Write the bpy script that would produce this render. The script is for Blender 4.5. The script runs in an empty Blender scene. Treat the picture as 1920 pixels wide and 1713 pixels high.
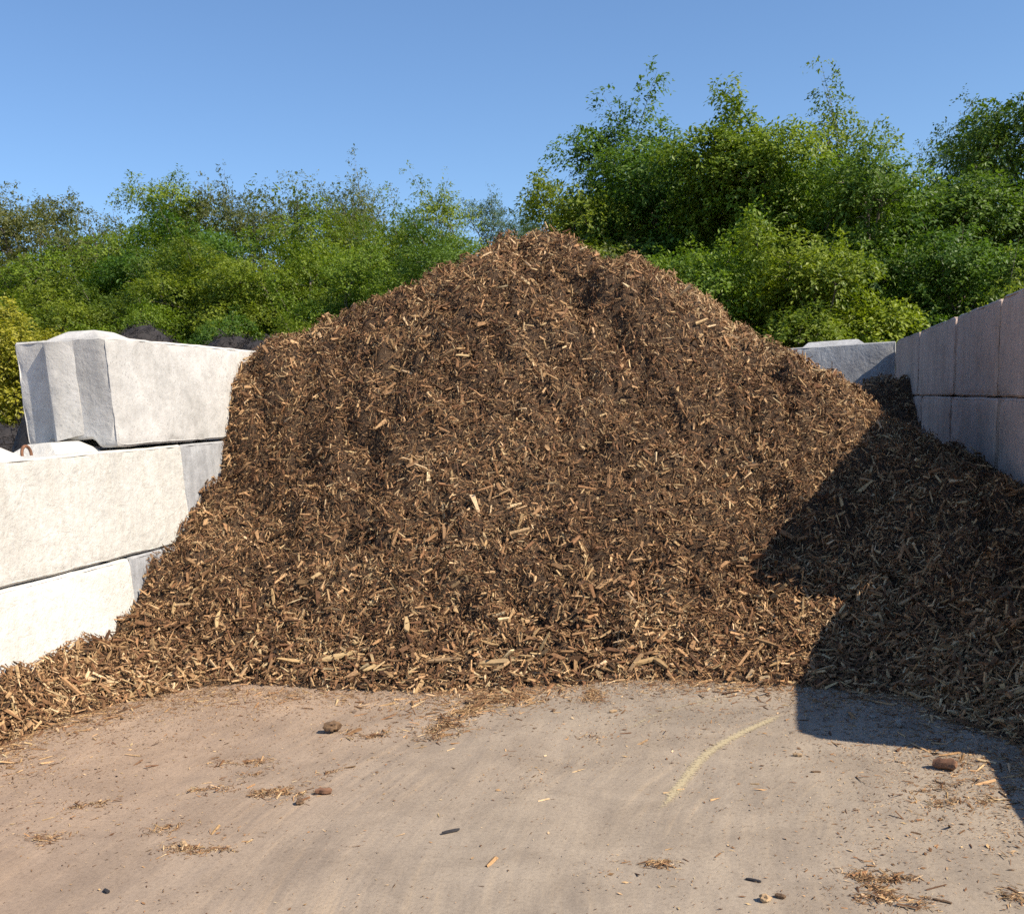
import bpy, bmesh, math
import numpy as np
from mathutils import Vector, Matrix, noise as mnoise

# ------------------------------------------------------------------ camera
scn = bpy.context.scene
col = scn.collection
CAMH = 1.33
cam_d = bpy.data.cameras.new('camera')
cam = bpy.data.objects.new('camera', cam_d)
col.objects.link(cam)
X = np.array([0.9699, -0.0003, -0.2437]); Y = np.array([0.2374, -0.2253, 0.9449])
Y /= np.linalg.norm(Y); X -= Y * (X @ Y); X /= np.linalg.norm(X)
D = np.cross(Y, X)                                   # image-space "down" of the world
right = Vector((X[0], Y[0], -D[0])); up = -Vector((X[1], Y[1], -D[1])); fwd = Vector((X[2], Y[2], -D[2]))
m = Matrix((right, up, -fwd)).transposed().to_4x4()
m.translation = Vector((0, 0, CAMH))
cam.matrix_world = m
cam_d.sensor_width = 36.0
cam_d.lens = 36.0 * 1950 / 1920
cam_d.shift_y = 0.179
cam_d.clip_end = 2000
scn.camera = cam

# ------------------------------------------------------------------ light
SUN = Vector((1.0, -0.27, 0.94)).normalized()       # towards the sun
elev = math.asin(SUN.z)
azim = math.atan2(SUN.x, SUN.y)                      # clockwise from +Y
world = bpy.data.worlds.new('World'); scn.world = world; world.use_nodes = True
wn = world.node_tree.nodes; wl = world.node_tree.links; wn.clear()
sky = wn.new('ShaderNodeTexSky'); sky.sky_type = 'NISHITA'; sky.sun_disc = False
sky.sun_elevation = elev; sky.sun_rotation = azim
sky.air_density = 1.0; sky.dust_density = 0.1; sky.ozone_density = 6.5; sky.altitude = 100
bg = wn.new('ShaderNodeBackground'); bg.inputs[1].default_value = 0.109
wo = wn.new('ShaderNodeOutputWorld')
wl.new(sky.outputs[0], bg.inputs[0]); wl.new(bg.outputs[0], wo.inputs[0])
sun_d = bpy.data.lights.new('sun', 'SUN'); sun_d.energy = 5.0; sun_d.angle = math.radians(0.55)
sun_d.color = (1.0, 0.90, 0.75)
sun = bpy.data.objects.new('sun', sun_d); col.objects.link(sun)
sun.rotation_euler = SUN.to_track_quat('Z', 'Y').to_euler()
sun.location = (8, -2, 12)
scn.view_settings.view_transform = 'Standard'; scn.view_settings.look = 'None'
scn.view_settings.exposure = 0.58; scn.view_settings.gamma = 1.0
scn.view_settings.use_curve_mapping = False
scn.render.engine = 'CYCLES'
scn.cycles.max_bounces = 4; scn.cycles.diffuse_bounces = 2; scn.cycles.glossy_bounces = 2
scn.cycles.transmission_bounces = 4; scn.cycles.transparent_max_bounces = 6
scn.cycles.use_denoising = False; scn.cycles.adaptive_threshold = 0.02

# ------------------------------------------------------------------ helpers
def link(name, mesh, parent=None, mat=None):
    o = bpy.data.objects.new(name, mesh); col.objects.link(o)
    if parent is not None: o.parent = parent
    if mat is not None and mesh is not None and not mesh.materials: mesh.materials.append(mat)
    return o
def tag(o, label=None, cat=None, group=None, kind=None):
    if label: o['label'] = label
    if cat: o['category'] = cat
    if group: o['group'] = group
    if kind: o['kind'] = kind
    return o
def quad_mesh(name, co, quads, colr=None, smooth=False):
    """fast mesh from numpy arrays: co (n,3), quads (m,4)"""
    me = bpy.data.meshes.new(name)
    n, f = len(co), len(quads)
    me.vertices.add(n); me.vertices.foreach_set('co', np.ascontiguousarray(co, np.float32).ravel())
    me.loops.add(f * 4); me.loops.foreach_set('vertex_index', np.ascontiguousarray(quads, np.int32).ravel())
    me.polygons.add(f); me.polygons.foreach_set('loop_start', np.arange(0, f * 4, 4, dtype=np.int32))
    me.polygons.foreach_set('use_smooth', np.full(f, smooth, bool))
    if colr is not None:
        a = me.color_attributes.new('tint', 'FLOAT_COLOR', 'POINT')
        c = np.ones((n, 4), np.float32); c[:, :3] = colr
        a.data.foreach_set('color', c.ravel())
    me.update(); me.validate()
    return me
class Noise2:
    """smooth value noise on a lattice"""
    def __init__(s, seed, n=256):
        s.t = np.random.RandomState(seed).rand(n, n) * 2 - 1; s.n = n
    def __call__(s, x, y, freq):
        x = np.asarray(x) * freq + 1000.3; y = np.asarray(y) * freq + 1000.7
        i = np.floor(x).astype(int); j = np.floor(y).astype(int)
        u = x - i; v = y - j; u = u * u * u * (u * (u * 6 - 15) + 10); v = v * v * v * (v * (v * 6 - 15) + 10)
        t, n = s.t, s.n
        a = t[i % n, j % n]; b = t[(i + 1) % n, j % n]; c = t[i % n, (j + 1) % n]; d = t[(i + 1) % n, (j + 1) % n]
        return (a * (1 - u) + b * u) * (1 - v) + (c * (1 - u) + d * u) * v
def nmat(name):
    mt = bpy.data.materials.new(name); mt.use_nodes = True
    nt = mt.node_tree; b = nt.nodes['Principled BSDF']
    return mt, nt, nt.nodes, nt.links, b
def N(nt, typ, **kw):
    n = nt.nodes.new(typ)
    for k, v in kw.items():
        if k.startswith('i_'):
            n.inputs[int(k[2:])].default_value = v
        else: setattr(n, k, v)
    return n
def tex_noise(nt, vec, scale, detail=6, rough=0.6, dist=0.0):
    n = nt.nodes.new('ShaderNodeTexNoise'); n.inputs['Scale'].default_value = scale
    n.inputs['Detail'].default_value = detail; n.inputs['Roughness'].default_value = rough
    n.inputs['Distortion'].default_value = dist
    if vec is not None: nt.links.new(vec, n.inputs['Vector'])
    return n
def ramp(nt, fac, stops):
    r = nt.nodes.new('ShaderNodeValToRGB'); e = r.color_ramp.elements
    while len(e) < len(stops): e.new(0.5)
    for el, (p, c) in zip(e, stops):
        el.position = p; el.color = (*c, 1) if len(c) == 3 else c
    nt.links.new(fac, r.inputs[0]); return r
def mixc(nt, fac, a, b, mode='MIX'):
    mx = nt.nodes.new('ShaderNodeMix'); mx.data_type = 'RGBA'; mx.blend_type = mode
    for sock, v in ((0, fac), (6, a), (7, b)):
        if isinstance(v, bpy.types.NodeSocket): nt.links.new(v, mx.inputs[sock])
        elif isinstance(v, (int, float)): mx.inputs[sock].default_value = v
        else: mx.inputs[sock].default_value = (*v, 1)
    return mx.outputs[2]
def mapping(nt, vec, scale=(1, 1, 1), rot=(0, 0, 0), loc=(0, 0, 0)):
    mp = nt.nodes.new('ShaderNodeMapping'); mp.inputs['Scale'].default_value = scale
    mp.inputs['Rotation'].default_value = rot; mp.inputs['Location'].default_value = loc
    nt.links.new(vec, mp.inputs[0]); return mp.outputs[0]
def bump(nt, h, strength, dist, prev=None):
    b = nt.nodes.new('ShaderNodeBump'); b.inputs['Strength'].default_value = strength
    b.inputs['Distance'].default_value = dist; nt.links.new(h, b.inputs['Height'])
    if prev is not None: nt.links.new(prev, b.inputs['Normal'])
    return b.outputs[0]

# ------------------------------------------------------------------ materials
def concrete(name, base, dark, warm, streak=0.3, pits=0.5, coarse=0.5):
    mt, nt, nd, lk, b = nmat(name)
    tc = N(nt, 'ShaderNodeTexCoord'); oi = N(nt, 'ShaderNodeObjectInfo')
    add = N(nt, 'ShaderNodeVectorMath', operation='ADD'); lk.new(tc.outputs['Object'], add.inputs[0])
    sc = N(nt, 'ShaderNodeVectorMath', operation='SCALE'); sc.inputs[3].default_value = 37.0
    cmb = N(nt, 'ShaderNodeCombineXYZ')
    for k in range(3): lk.new(oi.outputs['Random'], cmb.inputs[k])
    lk.new(cmb.outputs[0], sc.inputs[0]); lk.new(sc.outputs[0], add.inputs[1])
    v = add.outputs[0]
    n1 = tex_noise(nt, v, 2.2, 5, 0.6); r1 = ramp(nt, n1.outputs[0], [(0.35, dark), (0.62, base)])
    n2 = tex_noise(nt, v, 14, 6, 0.7); r2 = ramp(nt, n2.outputs[0], [(0.3, (0.82, 0.82, 0.82)), (0.6, (1, 1, 1))])
    c = mixc(nt, 1.0, r1.outputs[0], r2.outputs[0], 'MULTIPLY')
    st = tex_noise(nt, mapping(nt, v, (7, 7, 0.7)), 3.0, 5, 0.65, 0.4)
    rs = ramp(nt, st.outputs[0], [(0.42, (1, 1, 1)), (0.68, warm)])
    c = mixc(nt, streak, c, mixc(nt, 1.0, c, rs.outputs[0], 'MULTIPLY'))
    vo = N(nt, 'ShaderNodeTexVoronoi'); vo.inputs['Scale'].default_value = 38; lk.new(v, vo.inputs['Vector'])
    mask = tex_noise(nt, v, 5, 3, 0.5)
    th = N(nt, 'ShaderNodeMath', operation='MULTIPLY_ADD'); lk.new(mask.outputs[0], th.inputs[0]); th.inputs[1].default_value = 0.5; th.inputs[2].default_value = -0.07
    lt = N(nt, 'ShaderNodeMath', operation='LESS_THAN'); lk.new(vo.outputs[0], lt.inputs[0]); lk.new(th.outputs[0], lt.inputs[1])
    pm = N(nt, 'ShaderNodeMath', operation='MULTIPLY'); lk.new(lt.outputs[0], pm.inputs[0]); pm.inputs[1].default_value = 0.55 * pits
    c = mixc(nt, pm.outputs[0], c, tuple(0.55 * x for x in dark))
    lk.new(c, b.inputs['Base Color']); b.inputs['Roughness'].default_value = 0.93
    b.inputs['Specular IOR Level'].default_value = 0.25
    nb = tex_noise(nt, v, 26, 5, 0.7); h1 = bump(nt, nb.outputs[0], 0.60 * coarse + 0.06, 0.012)
    nb2 = tex_noise(nt, v, 9, 4, 0.6, 1.5); h2 = bump(nt, nb2.outputs[0], 0.4 * coarse, 0.02, h1)
    lk.new(h2, b.inputs['Normal'])
    return mt
M_WHITE = concrete('concrete_whitewashed', (0.72, 0.70, 0.655), (0.65, 0.625, 0.575), (0.80, 0.76, 0.70), 0.3, 0.35, 1.0)
M_WHITE2 = concrete('concrete_pale', (0.62, 0.60, 0.57), (0.45, 0.435, 0.41), (0.74, 0.69, 0.63), 0.22, 0.8, 0.6)
M_GREY = concrete('concrete_grey', (0.46, 0.46, 0.46), (0.30, 0.30, 0.31), (0.6, 0.6, 0.6), 0.6, 0.6, 0.7)
M_STAIN = concrete('concrete_stained', (0.60, 0.455, 0.375), (0.47, 0.355, 0.29), (0.62, 0.56, 0.52), 0.28, 0.5, 0.0)
M_CREAM = concrete('concrete_cream', (0.62, 0.60, 0.555), (0.55, 0.53, 0.485), (0.80, 0.75, 0.68), 0.35, 0.45, 1.0)

def chip_mat(name, by_object=False, stops=None):
    mt, nt, nd, lk, b = nmat(name)
    tc = N(nt, 'ShaderNodeTexCoord')
    if by_object:
        oi = N(nt, 'ShaderNodeObjectInfo'); c = ramp(nt, oi.outputs['Random'], stops).outputs[0]
    else:
        at = N(nt, 'ShaderNodeAttribute'); at.attribute_name = 'tint'; c = at.outputs['Color']
    g = tex_noise(nt, mapping(nt, tc.outputs['Object'], (1, 1, 1)), 90, 3, 0.6)
    r = ramp(nt, g.outputs[0], [(0.3, (0.6, 0.58, 0.56)), (0.62, (1.08, 1.06, 1.03))])
    c = mixc(nt, 1.0, c, r.outputs[0], 'MULTIPLY')
    lk.new(c, b.inputs['Base Color']); b.inputs['Roughness'].default_value = 0.8
    b.inputs['Specular IOR Level'].default_value = 0.3
    return mt
M_CHIP = chip_mat('wood_chips')
M_BIGCHIP = chip_mat('wood_chip_large', True, [(0.0, (0.16, 0.09, 0.045)), (0.3, (0.28, 0.165, 0.08)), (0.6, (0.42, 0.275, 0.13)), (0.85, (0.54, 0.39, 0.20)), (1.0, (0.24, 0.15, 0.085))])
mt, nt, nd, lk, b = nmat('mulch_core')
tc = N(nt, 'ShaderNodeTexCoord'); nn = tex_noise(nt, tc.outputs['Object'], 85, 8, 0.8, 1.2)
r = ramp(nt, nn.outputs[0], [(0.38, (0.022, 0.012, 0.007)), (0.52, (0.10, 0.056, 0.029)), (0.70, (0.34, 0.215, 0.11))])
lk.new(r.outputs[0], b.inputs['Base Color']); b.inputs['Roughness'].default_value = 0.95
lk.new(bump(nt, nn.outputs[0], 1.0, 0.03), b.inputs['Normal']); M_CORE = mt
mt, nt, nd, lk, b = nmat('black_mulch')
tc = N(nt, 'ShaderNodeTexCoord'); nn = tex_noise(nt, tc.outputs['Object'], 20, 6, 0.7)
r = ramp(nt, nn.outputs[0], [(0.35, (0.012, 0.010, 0.010)), (0.75, (0.04, 0.033, 0.032))])
lk.new(r.outputs[0], b.inputs['Base Color']); b.inputs['Roughness'].default_value = 0.85; M_BLACK = mt

def leaf_mat(name, dark, light, trans=0.35):
    mt, nt, nd, lk, b = nmat(name)
    at = N(nt, 'ShaderNodeAttribute'); at.attribute_name = 'tint'
    sp = N(nt, 'ShaderNodeSeparateColor'); lk.new(at.outputs['Color'], sp.inputs[0])
    c = mixc(nt, sp.outputs[0], dark, light)
    oi = N(nt, 'ShaderNodeObjectInfo')
    hs = N(nt, 'ShaderNodeHueSaturation'); lk.new(c, hs.inputs['Color'])
    mr = N(nt, 'ShaderNodeMapRange'); lk.new(oi.outputs['Random'], mr.inputs[0]); mr.inputs[3].default_value = 0.485; mr.inputs[4].default_value = 0.512
    lk.new(mr.outputs[0], hs.inputs['Hue'])
    lk.new(hs.outputs[0], b.inputs['Base Color']); b.inputs['Roughness'].default_value = 0.5
    b.inputs['Specular IOR Level'].default_value = 0.35
    tr = N(nt, 'ShaderNodeBsdfTranslucent')
    tcol = mixc(nt, 1.0, hs.outputs[0], (1.5, 1.6, 0.6), 'MULTIPLY'); lk.new(tcol, tr.inputs[0])
    ms = N(nt, 'ShaderNodeMixShader'); ms.inputs[0].default_value = trans
    lk.new(b.outputs[0], ms.inputs[1]); lk.new(tr.outputs[0], ms.inputs[2])
    lk.new(ms.outputs[0], nd['Material Output'].inputs[0])
    return mt
M_LEAF = leaf_mat('leaf_green', (0.070, 0.125, 0.014), (0.235, 0.300, 0.028))
M_LEAF_D = leaf_mat('leaf_deep_green', (0.046, 0.096, 0.015), (0.150, 0.225, 0.032))
M_LEAF_O = leaf_mat('leaf_olive', (0.075, 0.095, 0.028), (0.165, 0.180, 0.060))
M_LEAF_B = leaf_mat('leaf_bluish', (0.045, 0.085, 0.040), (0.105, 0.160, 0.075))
M_LEAF_Y = leaf_mat('leaf_yellow_green', (0.18, 0.19, 0.02), (0.40, 0.36, 0.045))
mt, nt, nd, lk, b = nmat('bark')
tc = N(nt, 'ShaderNodeTexCoord'); nn = tex_noise(nt, mapping(nt, tc.outputs['Object'], (6, 6, 1)), 5, 6, 0.7)
r = ramp(nt, nn.outputs[0], [(0.3, (0.07, 0.055, 0.045)), (0.7, (0.24, 0.20, 0.165))])
lk.new(r.outputs[0], b.inputs['Base Color']); b.inputs['Roughness'].default_value = 0.9
lk.new(bump(nt, nn.outputs[0], 0.6, 0.03), b.inputs['Normal']); M_BARK = mt
mt, nt, nd, lk, b = nmat('rusty_steel')
tc = N(nt, 'ShaderNodeTexCoord'); nn = tex_noise(nt, tc.outputs['Object'], 60, 5, 0.7)
r = ramp(nt, nn.outputs[0], [(0.3, (0.09, 0.035, 0.018)), (0.7, (0.26, 0.12, 0.06))])
lk.new(r.outputs[0], b.inputs['Base Color']); b.inputs['Roughness'].default_value = 0.85; M_RUST = mt

# ground: dusty concrete pad with sweeping loader tracks
mt, nt, nd, lk, b = nmat('dusty_pad')
tc = N(nt, 'ShaderNodeTexCoord'); v = tc.outputs['Object']
big = tex_noise(nt, v, 0.55, 4, 0.55, 0.6)
c1 = ramp(nt, big.outputs[0], [(0.32, (0.318, 0.266, 0.208)), (0.66, (0.378, 0.307, 0.232))]).outputs[0]
sx = N(nt, 'ShaderNodeSeparateXYZ'); lk.new(v, sx.inputs[0])
mr = N(nt, 'ShaderNodeMapRange', interpolation_type='SMOOTHSTEP'); lk.new(sx.outputs[0], mr.inputs[0])
mr.inputs[1].default_value = -0.6; mr.inputs[2].default_value = -2.6
c1 = mixc(nt, mr.outputs[0], c1, mixc(nt, 1.0, c1, (1.08, 0.95, 0.88), 'MULTIPLY'))
swp = tex_noise(nt, mapping(nt, v, (1.0, 0.13, 1), (0, 0, math.radians(-24))), 11, 8, 0.72, 0.7)
c2 = ramp(nt, swp.outputs[0], [(0.38, (0.80, 0.80, 0.82)), (0.66, (1.12, 1.10, 1.06))]).outputs[0]
c = mixc(nt, 0.55, c1, mixc(nt, 1.0, c1, c2, 'MULTIPLY'))
# loader tyre sweeps: arcs around a turning centre
off = N(nt, 'ShaderNodeVectorMath', operation='SUBTRACT'); lk.new(v, off.inputs[0]); off.inputs[1].default_value = (1.3, 3.0, 0)
sxy = N(nt, 'ShaderNodeSeparateXYZ'); lk.new(off.outputs[0], sxy.inputs[0])
ln = N(nt, 'ShaderNodeVectorMath', operation='LENGTH'); lk.new(off.outputs[0], ln.inputs[0])
at2 = N(nt, 'ShaderNodeMath', operation='ARCTAN2'); lk.new(sxy.outputs[1], at2.inputs[0]); lk.new(sxy.outputs[0], at2.inputs[1])
pol = N(nt, 'ShaderNodeCombineXYZ'); lk.new(ln.outputs['Value'], pol.inputs[0]); lk.new(at2.outputs[0], pol.inputs[1])
arc = tex_noise(nt, mapping(nt, pol.outputs[0], (26, 1.6, 1)), 1.0, 5, 0.7, 0.15)
arm = tex_noise(nt, v, 1.1, 3, 0.5)
ac = ramp(nt, arc.outputs[0], [(0.40, (0.86, 0.86, 0.87)), (0.52, (1, 1, 1)), (0.66, (1.20, 1.15, 1.06))]).outputs[0]
am = ramp(nt, arm.outputs[0], [(0.42, (0, 0, 0)), (0.62, (0.8, 0.8, 0.8))]).outputs[0]
c = mixc(nt, am, c, mixc(nt, 1.0, c, ac, 'MULTIPLY'))
blot = tex_noise(nt, v, 3.1, 6, 0.68, 0.5)
c3 = ramp(nt, blot.outputs[0], [(0.40, (1, 1, 1)), (0.63, (0.74, 0.73, 0.73))]).outputs[0]
c = mixc(nt, 0.8, c, mixc(nt, 1.0, c, c3, 'MULTIPLY'))
fine = tex_noise(nt, v, 70, 6, 0.8)
c4 = ramp(nt, fine.outputs[0], [(0.30, (0.70, 0.68, 0.66)), (0.5, (1, 1, 1)), (0.74, (1.14, 1.12, 1.08))]).outputs[0]
c = mixc(nt, 1.0, c, c4, 'MULTIPLY')
sp = N(nt, 'ShaderNodeTexVoronoi'); sp.inputs['Scale'].default_value = 55; lk.new(v, sp.inputs['Vector'])
spm = tex_noise(nt, v, 1.7, 3, 0.6)
tmul = N(nt, 'ShaderNodeMath', operation='MULTIPLY_ADD'); lk.new(spm.outputs[0], tmul.inputs[0]); tmul.inputs[1].default_value = 0.62; tmul.inputs[2].default_value = -0.19
lt = N(nt, 'ShaderNodeMath', operation='LESS_THAN'); lk.new(sp.outputs[0], lt.inputs[0]); lk.new(tmul.outputs[0], lt.inputs[1])
lm = N(nt, 'ShaderNodeMath', operation='MULTIPLY'); lk.new(lt.outputs[0], lm.inputs[0]); lm.inputs[1].default_value = 0.28
c = mixc(nt, lm.outputs[0], c, (0.14, 0.105, 0.08))
lk.new(c, b.inputs['Base Color']); b.inputs['Roughness'].default_value = 0.95; b.inputs['Specular IOR Level'].default_value = 0.2
h = bump(nt, fine.outputs[0], 0.35, 0.006); h = bump(nt, swp.outputs[0], 0.12, 0.008, h); h = bump(nt, blot.outputs[0], 0.25, 0.012, h)
lk.new(h, b.inputs['Normal']); M_GROUND = mt
mt, nt, nd, lk, b = nmat('pale_dust_scrape')
tc = N(nt, 'ShaderNodeTexCoord'); at = N(nt, 'ShaderNodeAttribute'); at.attribute_name = 'tint'
nn = tex_noise(nt, tc.outputs['Object'], 95, 5, 0.8)
sp = N(nt, 'ShaderNodeSeparateColor'); lk.new(at.outputs['Color'], sp.inputs[0])
ad = N(nt, 'ShaderNodeMath', operation='ADD'); lk.new(nn.outputs[0], ad.inputs[0]); lk.new(sp.outputs[0], ad.inputs[1])
al = ramp(nt, ad.outputs[0], [(0.80, (0, 0, 0)), (1.1, (0.75, 0.75, 0.75))])
b.inputs['Base Color'].default_value = (0.55, 0.45, 0.27, 1); b.inputs['Roughness'].default_value = 0.95
lk.new(al.outputs[0], b.inputs['Alpha']); M_SCRAPE = mt

# ------------------------------------------------------------------ ground
bm = bmesh.new(); bmesh.ops.create_grid(bm, x_segments=40, y_segments=40, size=400)
me = bpy.data.meshes.new('ground'); bm.to_mesh(me); bm.free()
g = link('ground', me, None, M_GROUND); tag(g, 'dusty tan concrete yard floor with loader scuffs', kind='structure')

# ------------------------------------------------------------------ concrete blocks
def densify(bm, lim, it=6):
    for _ in range(it):
        es = [e for e in bm.edges if e.calc_length() > lim]
        if not es: break
        bmesh.ops.subdivide_edges(bm, edges=es, cuts=1, use_grid_fill=False)
        bmesh.ops.triangulate(bm, faces=[f for f in bm.faces if len(f.verts) > 3])
def roughen(bm, seed, amp=0.004, chip=0.012):
    off = Vector((seed * 3.7, seed * 1.3, seed * 2.1))
    bm.normal_update()
    for v in bm.verts:
        p = v.co + off
        d = mnoise.noise(p * 3.0) * amp * 1.4 + mnoise.noise(p * 11.0) * amp * 0.8
        # sharp corners crumble a little
        sh = 1.0 - min(1.0, (sum((f.normal for f in v.link_faces), Vector()) / max(1, len(v.link_faces))).length)
        d -= chip * min(1, sh * 5) * max(0.0, mnoise.noise(p * 9.0) + 0.25)
        v.co += v.normal * d
def finish(bm, name, ang=32):
    me = bpy.data.meshes.new(name); bm.to_mesh(me); bm.free()
    for p in me.polygons: p.use_smooth = True
    me.set_sharp_from_angle(angle=math.radians(ang))
    return me
def extrude_profile(pts, y0, y1):
    """pts: closed polygon in (x,z); extruded along y"""
    bm = bmesh.new()
    a = [bm.verts.new((x, y0, z)) for x, z in pts]; b_ = [bm.verts.new((x, y1, z)) for x, z in pts]
    n = len(pts)
    bm.faces.new(a[::-1]); bm.faces.new(b_)
    for i in range(n): bm.faces.new((a[i], a[(i + 1) % n], b_[(i + 1) % n], b_[i]))
    bmesh.ops.recalc_face_normals(bm, faces=bm.faces)
    return bm
def frustum(cx, cy, lx, ly, h, s):
    bm = bmesh.new()
    lo = [bm.verts.new((cx + i * lx / 2, cy + j * ly / 2, -0.012)) for i, j in ((-1, -1), (1, -1), (1, 1), (-1, 1))]
    hi = [bm.verts.new((cx + i * (lx / 2 - s), cy + j * (ly / 2 - s), h)) for i, j in ((-1, -1), (1, -1), (1, 1), (-1, 1))]
    bm.faces.new(lo[::-1]); bm.faces.new(hi)
    for i in range(4): bm.faces.new((lo[i], lo[(i + 1) % 4], hi[(i + 1) % 4], hi[i]))
    bmesh.ops.bevel(bm, geom=bm.edges[:], offset=0.008, segments=1, affect='EDGES')
    bmesh.ops.triangulate(bm, faces=bm.faces[:])
    return bm
seed = [0]
BH = 0.61
def block(loc, length, mat, label, axis='y', groove=True, keys=(), yaw=0.0, lean=(0, 0), width=0.60, height=None, loop=None, group=None, gap=0.006, tongue=False, bev=0.013, chip=0.038, endbev=0):
    """origin: base centre; local y runs along the block; loc is the base centre"""
    seed[0] += 1; s = seed[0]
    hh = (height or BH) - gap; w = width / 2; L = length / 2
    pts = [(-w, 0), (-w, hh), (w, hh), (w, 0)]
    if groove: pts += [(w - 0.125, 0), (w - 0.165, 0.05), (-w + 0.165, 0.05), (-w + 0.125, 0)]
    bm = extrude_profile(pts, -L, L)
    if endbev:
        bmesh.ops.bevel(bm, geom=[e for e in bm.edges if abs(e.verts[0].co.z - e.verts[1].co.z) > .3], offset=endbev, segments=2, affect='EDGES')
    bmesh.ops.bevel(bm, geom=[e for e in bm.edges], offset=bev, segments=1, affect='EDGES', clamp_overlap=True)
    bmesh.ops.triangulate(bm, faces=bm.faces[:])
    densify(bm, 0.07); roughen(bm, s, 0.004, chip)
    me = finish(bm, 'concrete_block')
    o = link('concrete_block', me, None, mat); o.location = loc
    o.rotation_euler = (lean[0], lean[1], yaw + (math.pi / 2 if axis == 'x' else 0))
    tag(o, label, 'concrete block', group or 'concrete blocks of the bay walls')
    for (cx, cy, lx, ly, h) in keys:
        kb = frustum(cx, cy, lx, ly, h, min(lx, ly) * 0.27); densify(kb, 0.09, 3); roughen(kb, s + 50, 0.003, 0.006)
        k = link('locking_key', finish(kb, 'locking_key', 16), o, mat); k.location = (0, 0, hh)
    if tongue:                              # upright wedge on the near end
        z0, z1 = 0.075, hh - 0.015
        prof = [(w - 0.215, 0.012), (w - 0.215, -0.002), (w - 0.36, -0.052), (w - 0.378, -0.046), (w - 0.40, 0.012)]
        tb = bmesh.new()
        a = [tb.verts.new((x, -L + y, z0 - (0.03 if k in (2, 3) else 0.0) + (0.05 if k == 4 else 0))) for k, (x, y) in enumerate(prof)]
        c_ = [tb.verts.new((x, -L + y, z1)) for x, y in prof]
        tb.faces.new(a[::-1]); tb.faces.new(c_)
        for i in range(5): tb.faces.new((a[i], a[(i + 1) % 5], c_[(i + 1) % 5], c_[i]))
        bmesh.ops.recalc_face_normals(tb, faces=tb.faces); bmesh.ops.triangulate(tb, faces=tb.faces[:])
        densify(tb, 0.09, 4); roughen(tb, s + 70, 0.002, 0.004)
        link('end_tongue', finish(tb, 'end_tongue'), o, mat)
    if loop:
        lb = bmesh.new(); n = 14; rr = 0.009; prev = None
        path = [(0, -0.036, -0.03), (0, -0.036, 0.012)] + [(0.0, -0.036 * math.cos(t), 0.012 + 0.042 * math.sin(t)) for t in np.linspace(0.2, math.pi - 0.2, n)] + [(0, 0.036, 0.012), (0, 0.036, -0.03)]
        for i, p in enumerate(path):
            q0 = Vector(path[max(0, i - 1)]); q1 = Vector(path[min(len(path) - 1, i + 1)]); t = (q1 - q0).normalized()
            sx_ = Vector((1, 0, 0)); sy_ = t.cross(sx_).normalized()
            ring = [lb.verts.new(Vector(p) + sx_ * rr * math.cos(a_) + sy_ * rr * math.sin(a_)) for a_ in np.linspace(0, 2 * math.pi, 7)[:-1]]
            if prev:
                for k in range(6): lb.faces.new((prev[k], prev[(k + 1) % 6], ring[(k + 1) % 6], ring[k]))
            prev = ring
        bmesh.ops.recalc_face_normals(lb, faces=lb.faces)
        ll = link('lifting_loop', finish(lb, 'lifting_loop', 60), o, M_RUST); ll.location = (loop[0], loop[1], hh)
        ll['label'] = 'rusty steel lifting loop'
    return o
LX = -3.61 - 0.30
def keyrow(L): return [(0, -L * 0.30, 0.32, 0.40, 0.065), (0, L * 0.10, 0.32, 0.40, 0.065)]
# left wall
block((LX, 4.355, 0), 1.83, M_WHITE, 'bright white lowest block of the left wall, its base buried in mulch', groove=False)
block((LX + 0.012, 6.19, 0), 1.82, M_GREY, 'narrow grey sliver of a block at the lowest left course, half buried in mulch', yaw=math.radians(-0.9), groove=False)
block((LX, 5.045, 0.612), 1.83, M_CREAM, 'long whitewashed middle block of the left wall with a lifting loop on top',
      keys=[(0, -0.56, 0.36, 0.46, 0.062), (0, 0.10, 0.36, 0.44, 0.062)], loop=(0.04, -0.185))
block((LX + 0.006, 6.885, 0.612), 1.83, M_GREY, 'grey block of the middle left course beside the whitewashed one, cut off by mulch', yaw=math.radians(-0.7))
block((LX + 0.004, 6.21, 1.232), 1.83, M_WHITE2, 'topmost block of the left wall with a wedge-shaped tongue on its end',
      keys=[(0.06, -0.70, 0.40, 0.40, 0.05)], tongue=True, lean=(math.radians(-0.3), math.radians(0.6)), yaw=math.radians(0.4), width=0.60)
# right wall
RX = 1.37 + 0.30
J3 = [5.35, 7.33, 9.07, 11.15, 13.22]
T3 = ['top block of the right wall at the picture edge, shaded and grey', 'shaded brownish top block of the right wall, second from the picture edge',
      'shaded top block of the right wall, third from the picture edge, with a chipped end', 'top block of the right wall meeting the back corner']
for k in range(4):
    L = J3[k + 1] - J3[k] - 0.035
    block((RX + (0.0, 0.012, 0.004, 0.0)[k], (J3[k] + J3[k + 1]) / 2, 1.224), L, M_STAIN, T3[k], yaw=math.radians((0.2, -0.3, 0.25, 0.0)[k]), lean=(math.radians((0, .12, -.15, .1)[k]), 0), bev=.014, chip=.04, endbev=.05)
J2 = [3.69, 5.42, 7.24, 9.13, 10.85, 13.22]
T2 = ['second-course block of the right wall outside the frame, casting the stepped shadow', 'second-course block of the right wall at the picture edge',
      'second-course block of the right wall above the shaded mulch, middle one', 'second-course block of the right wall nearest the dark mulch hump', 'second-course block in the back right corner behind the mulch hump']
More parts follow.
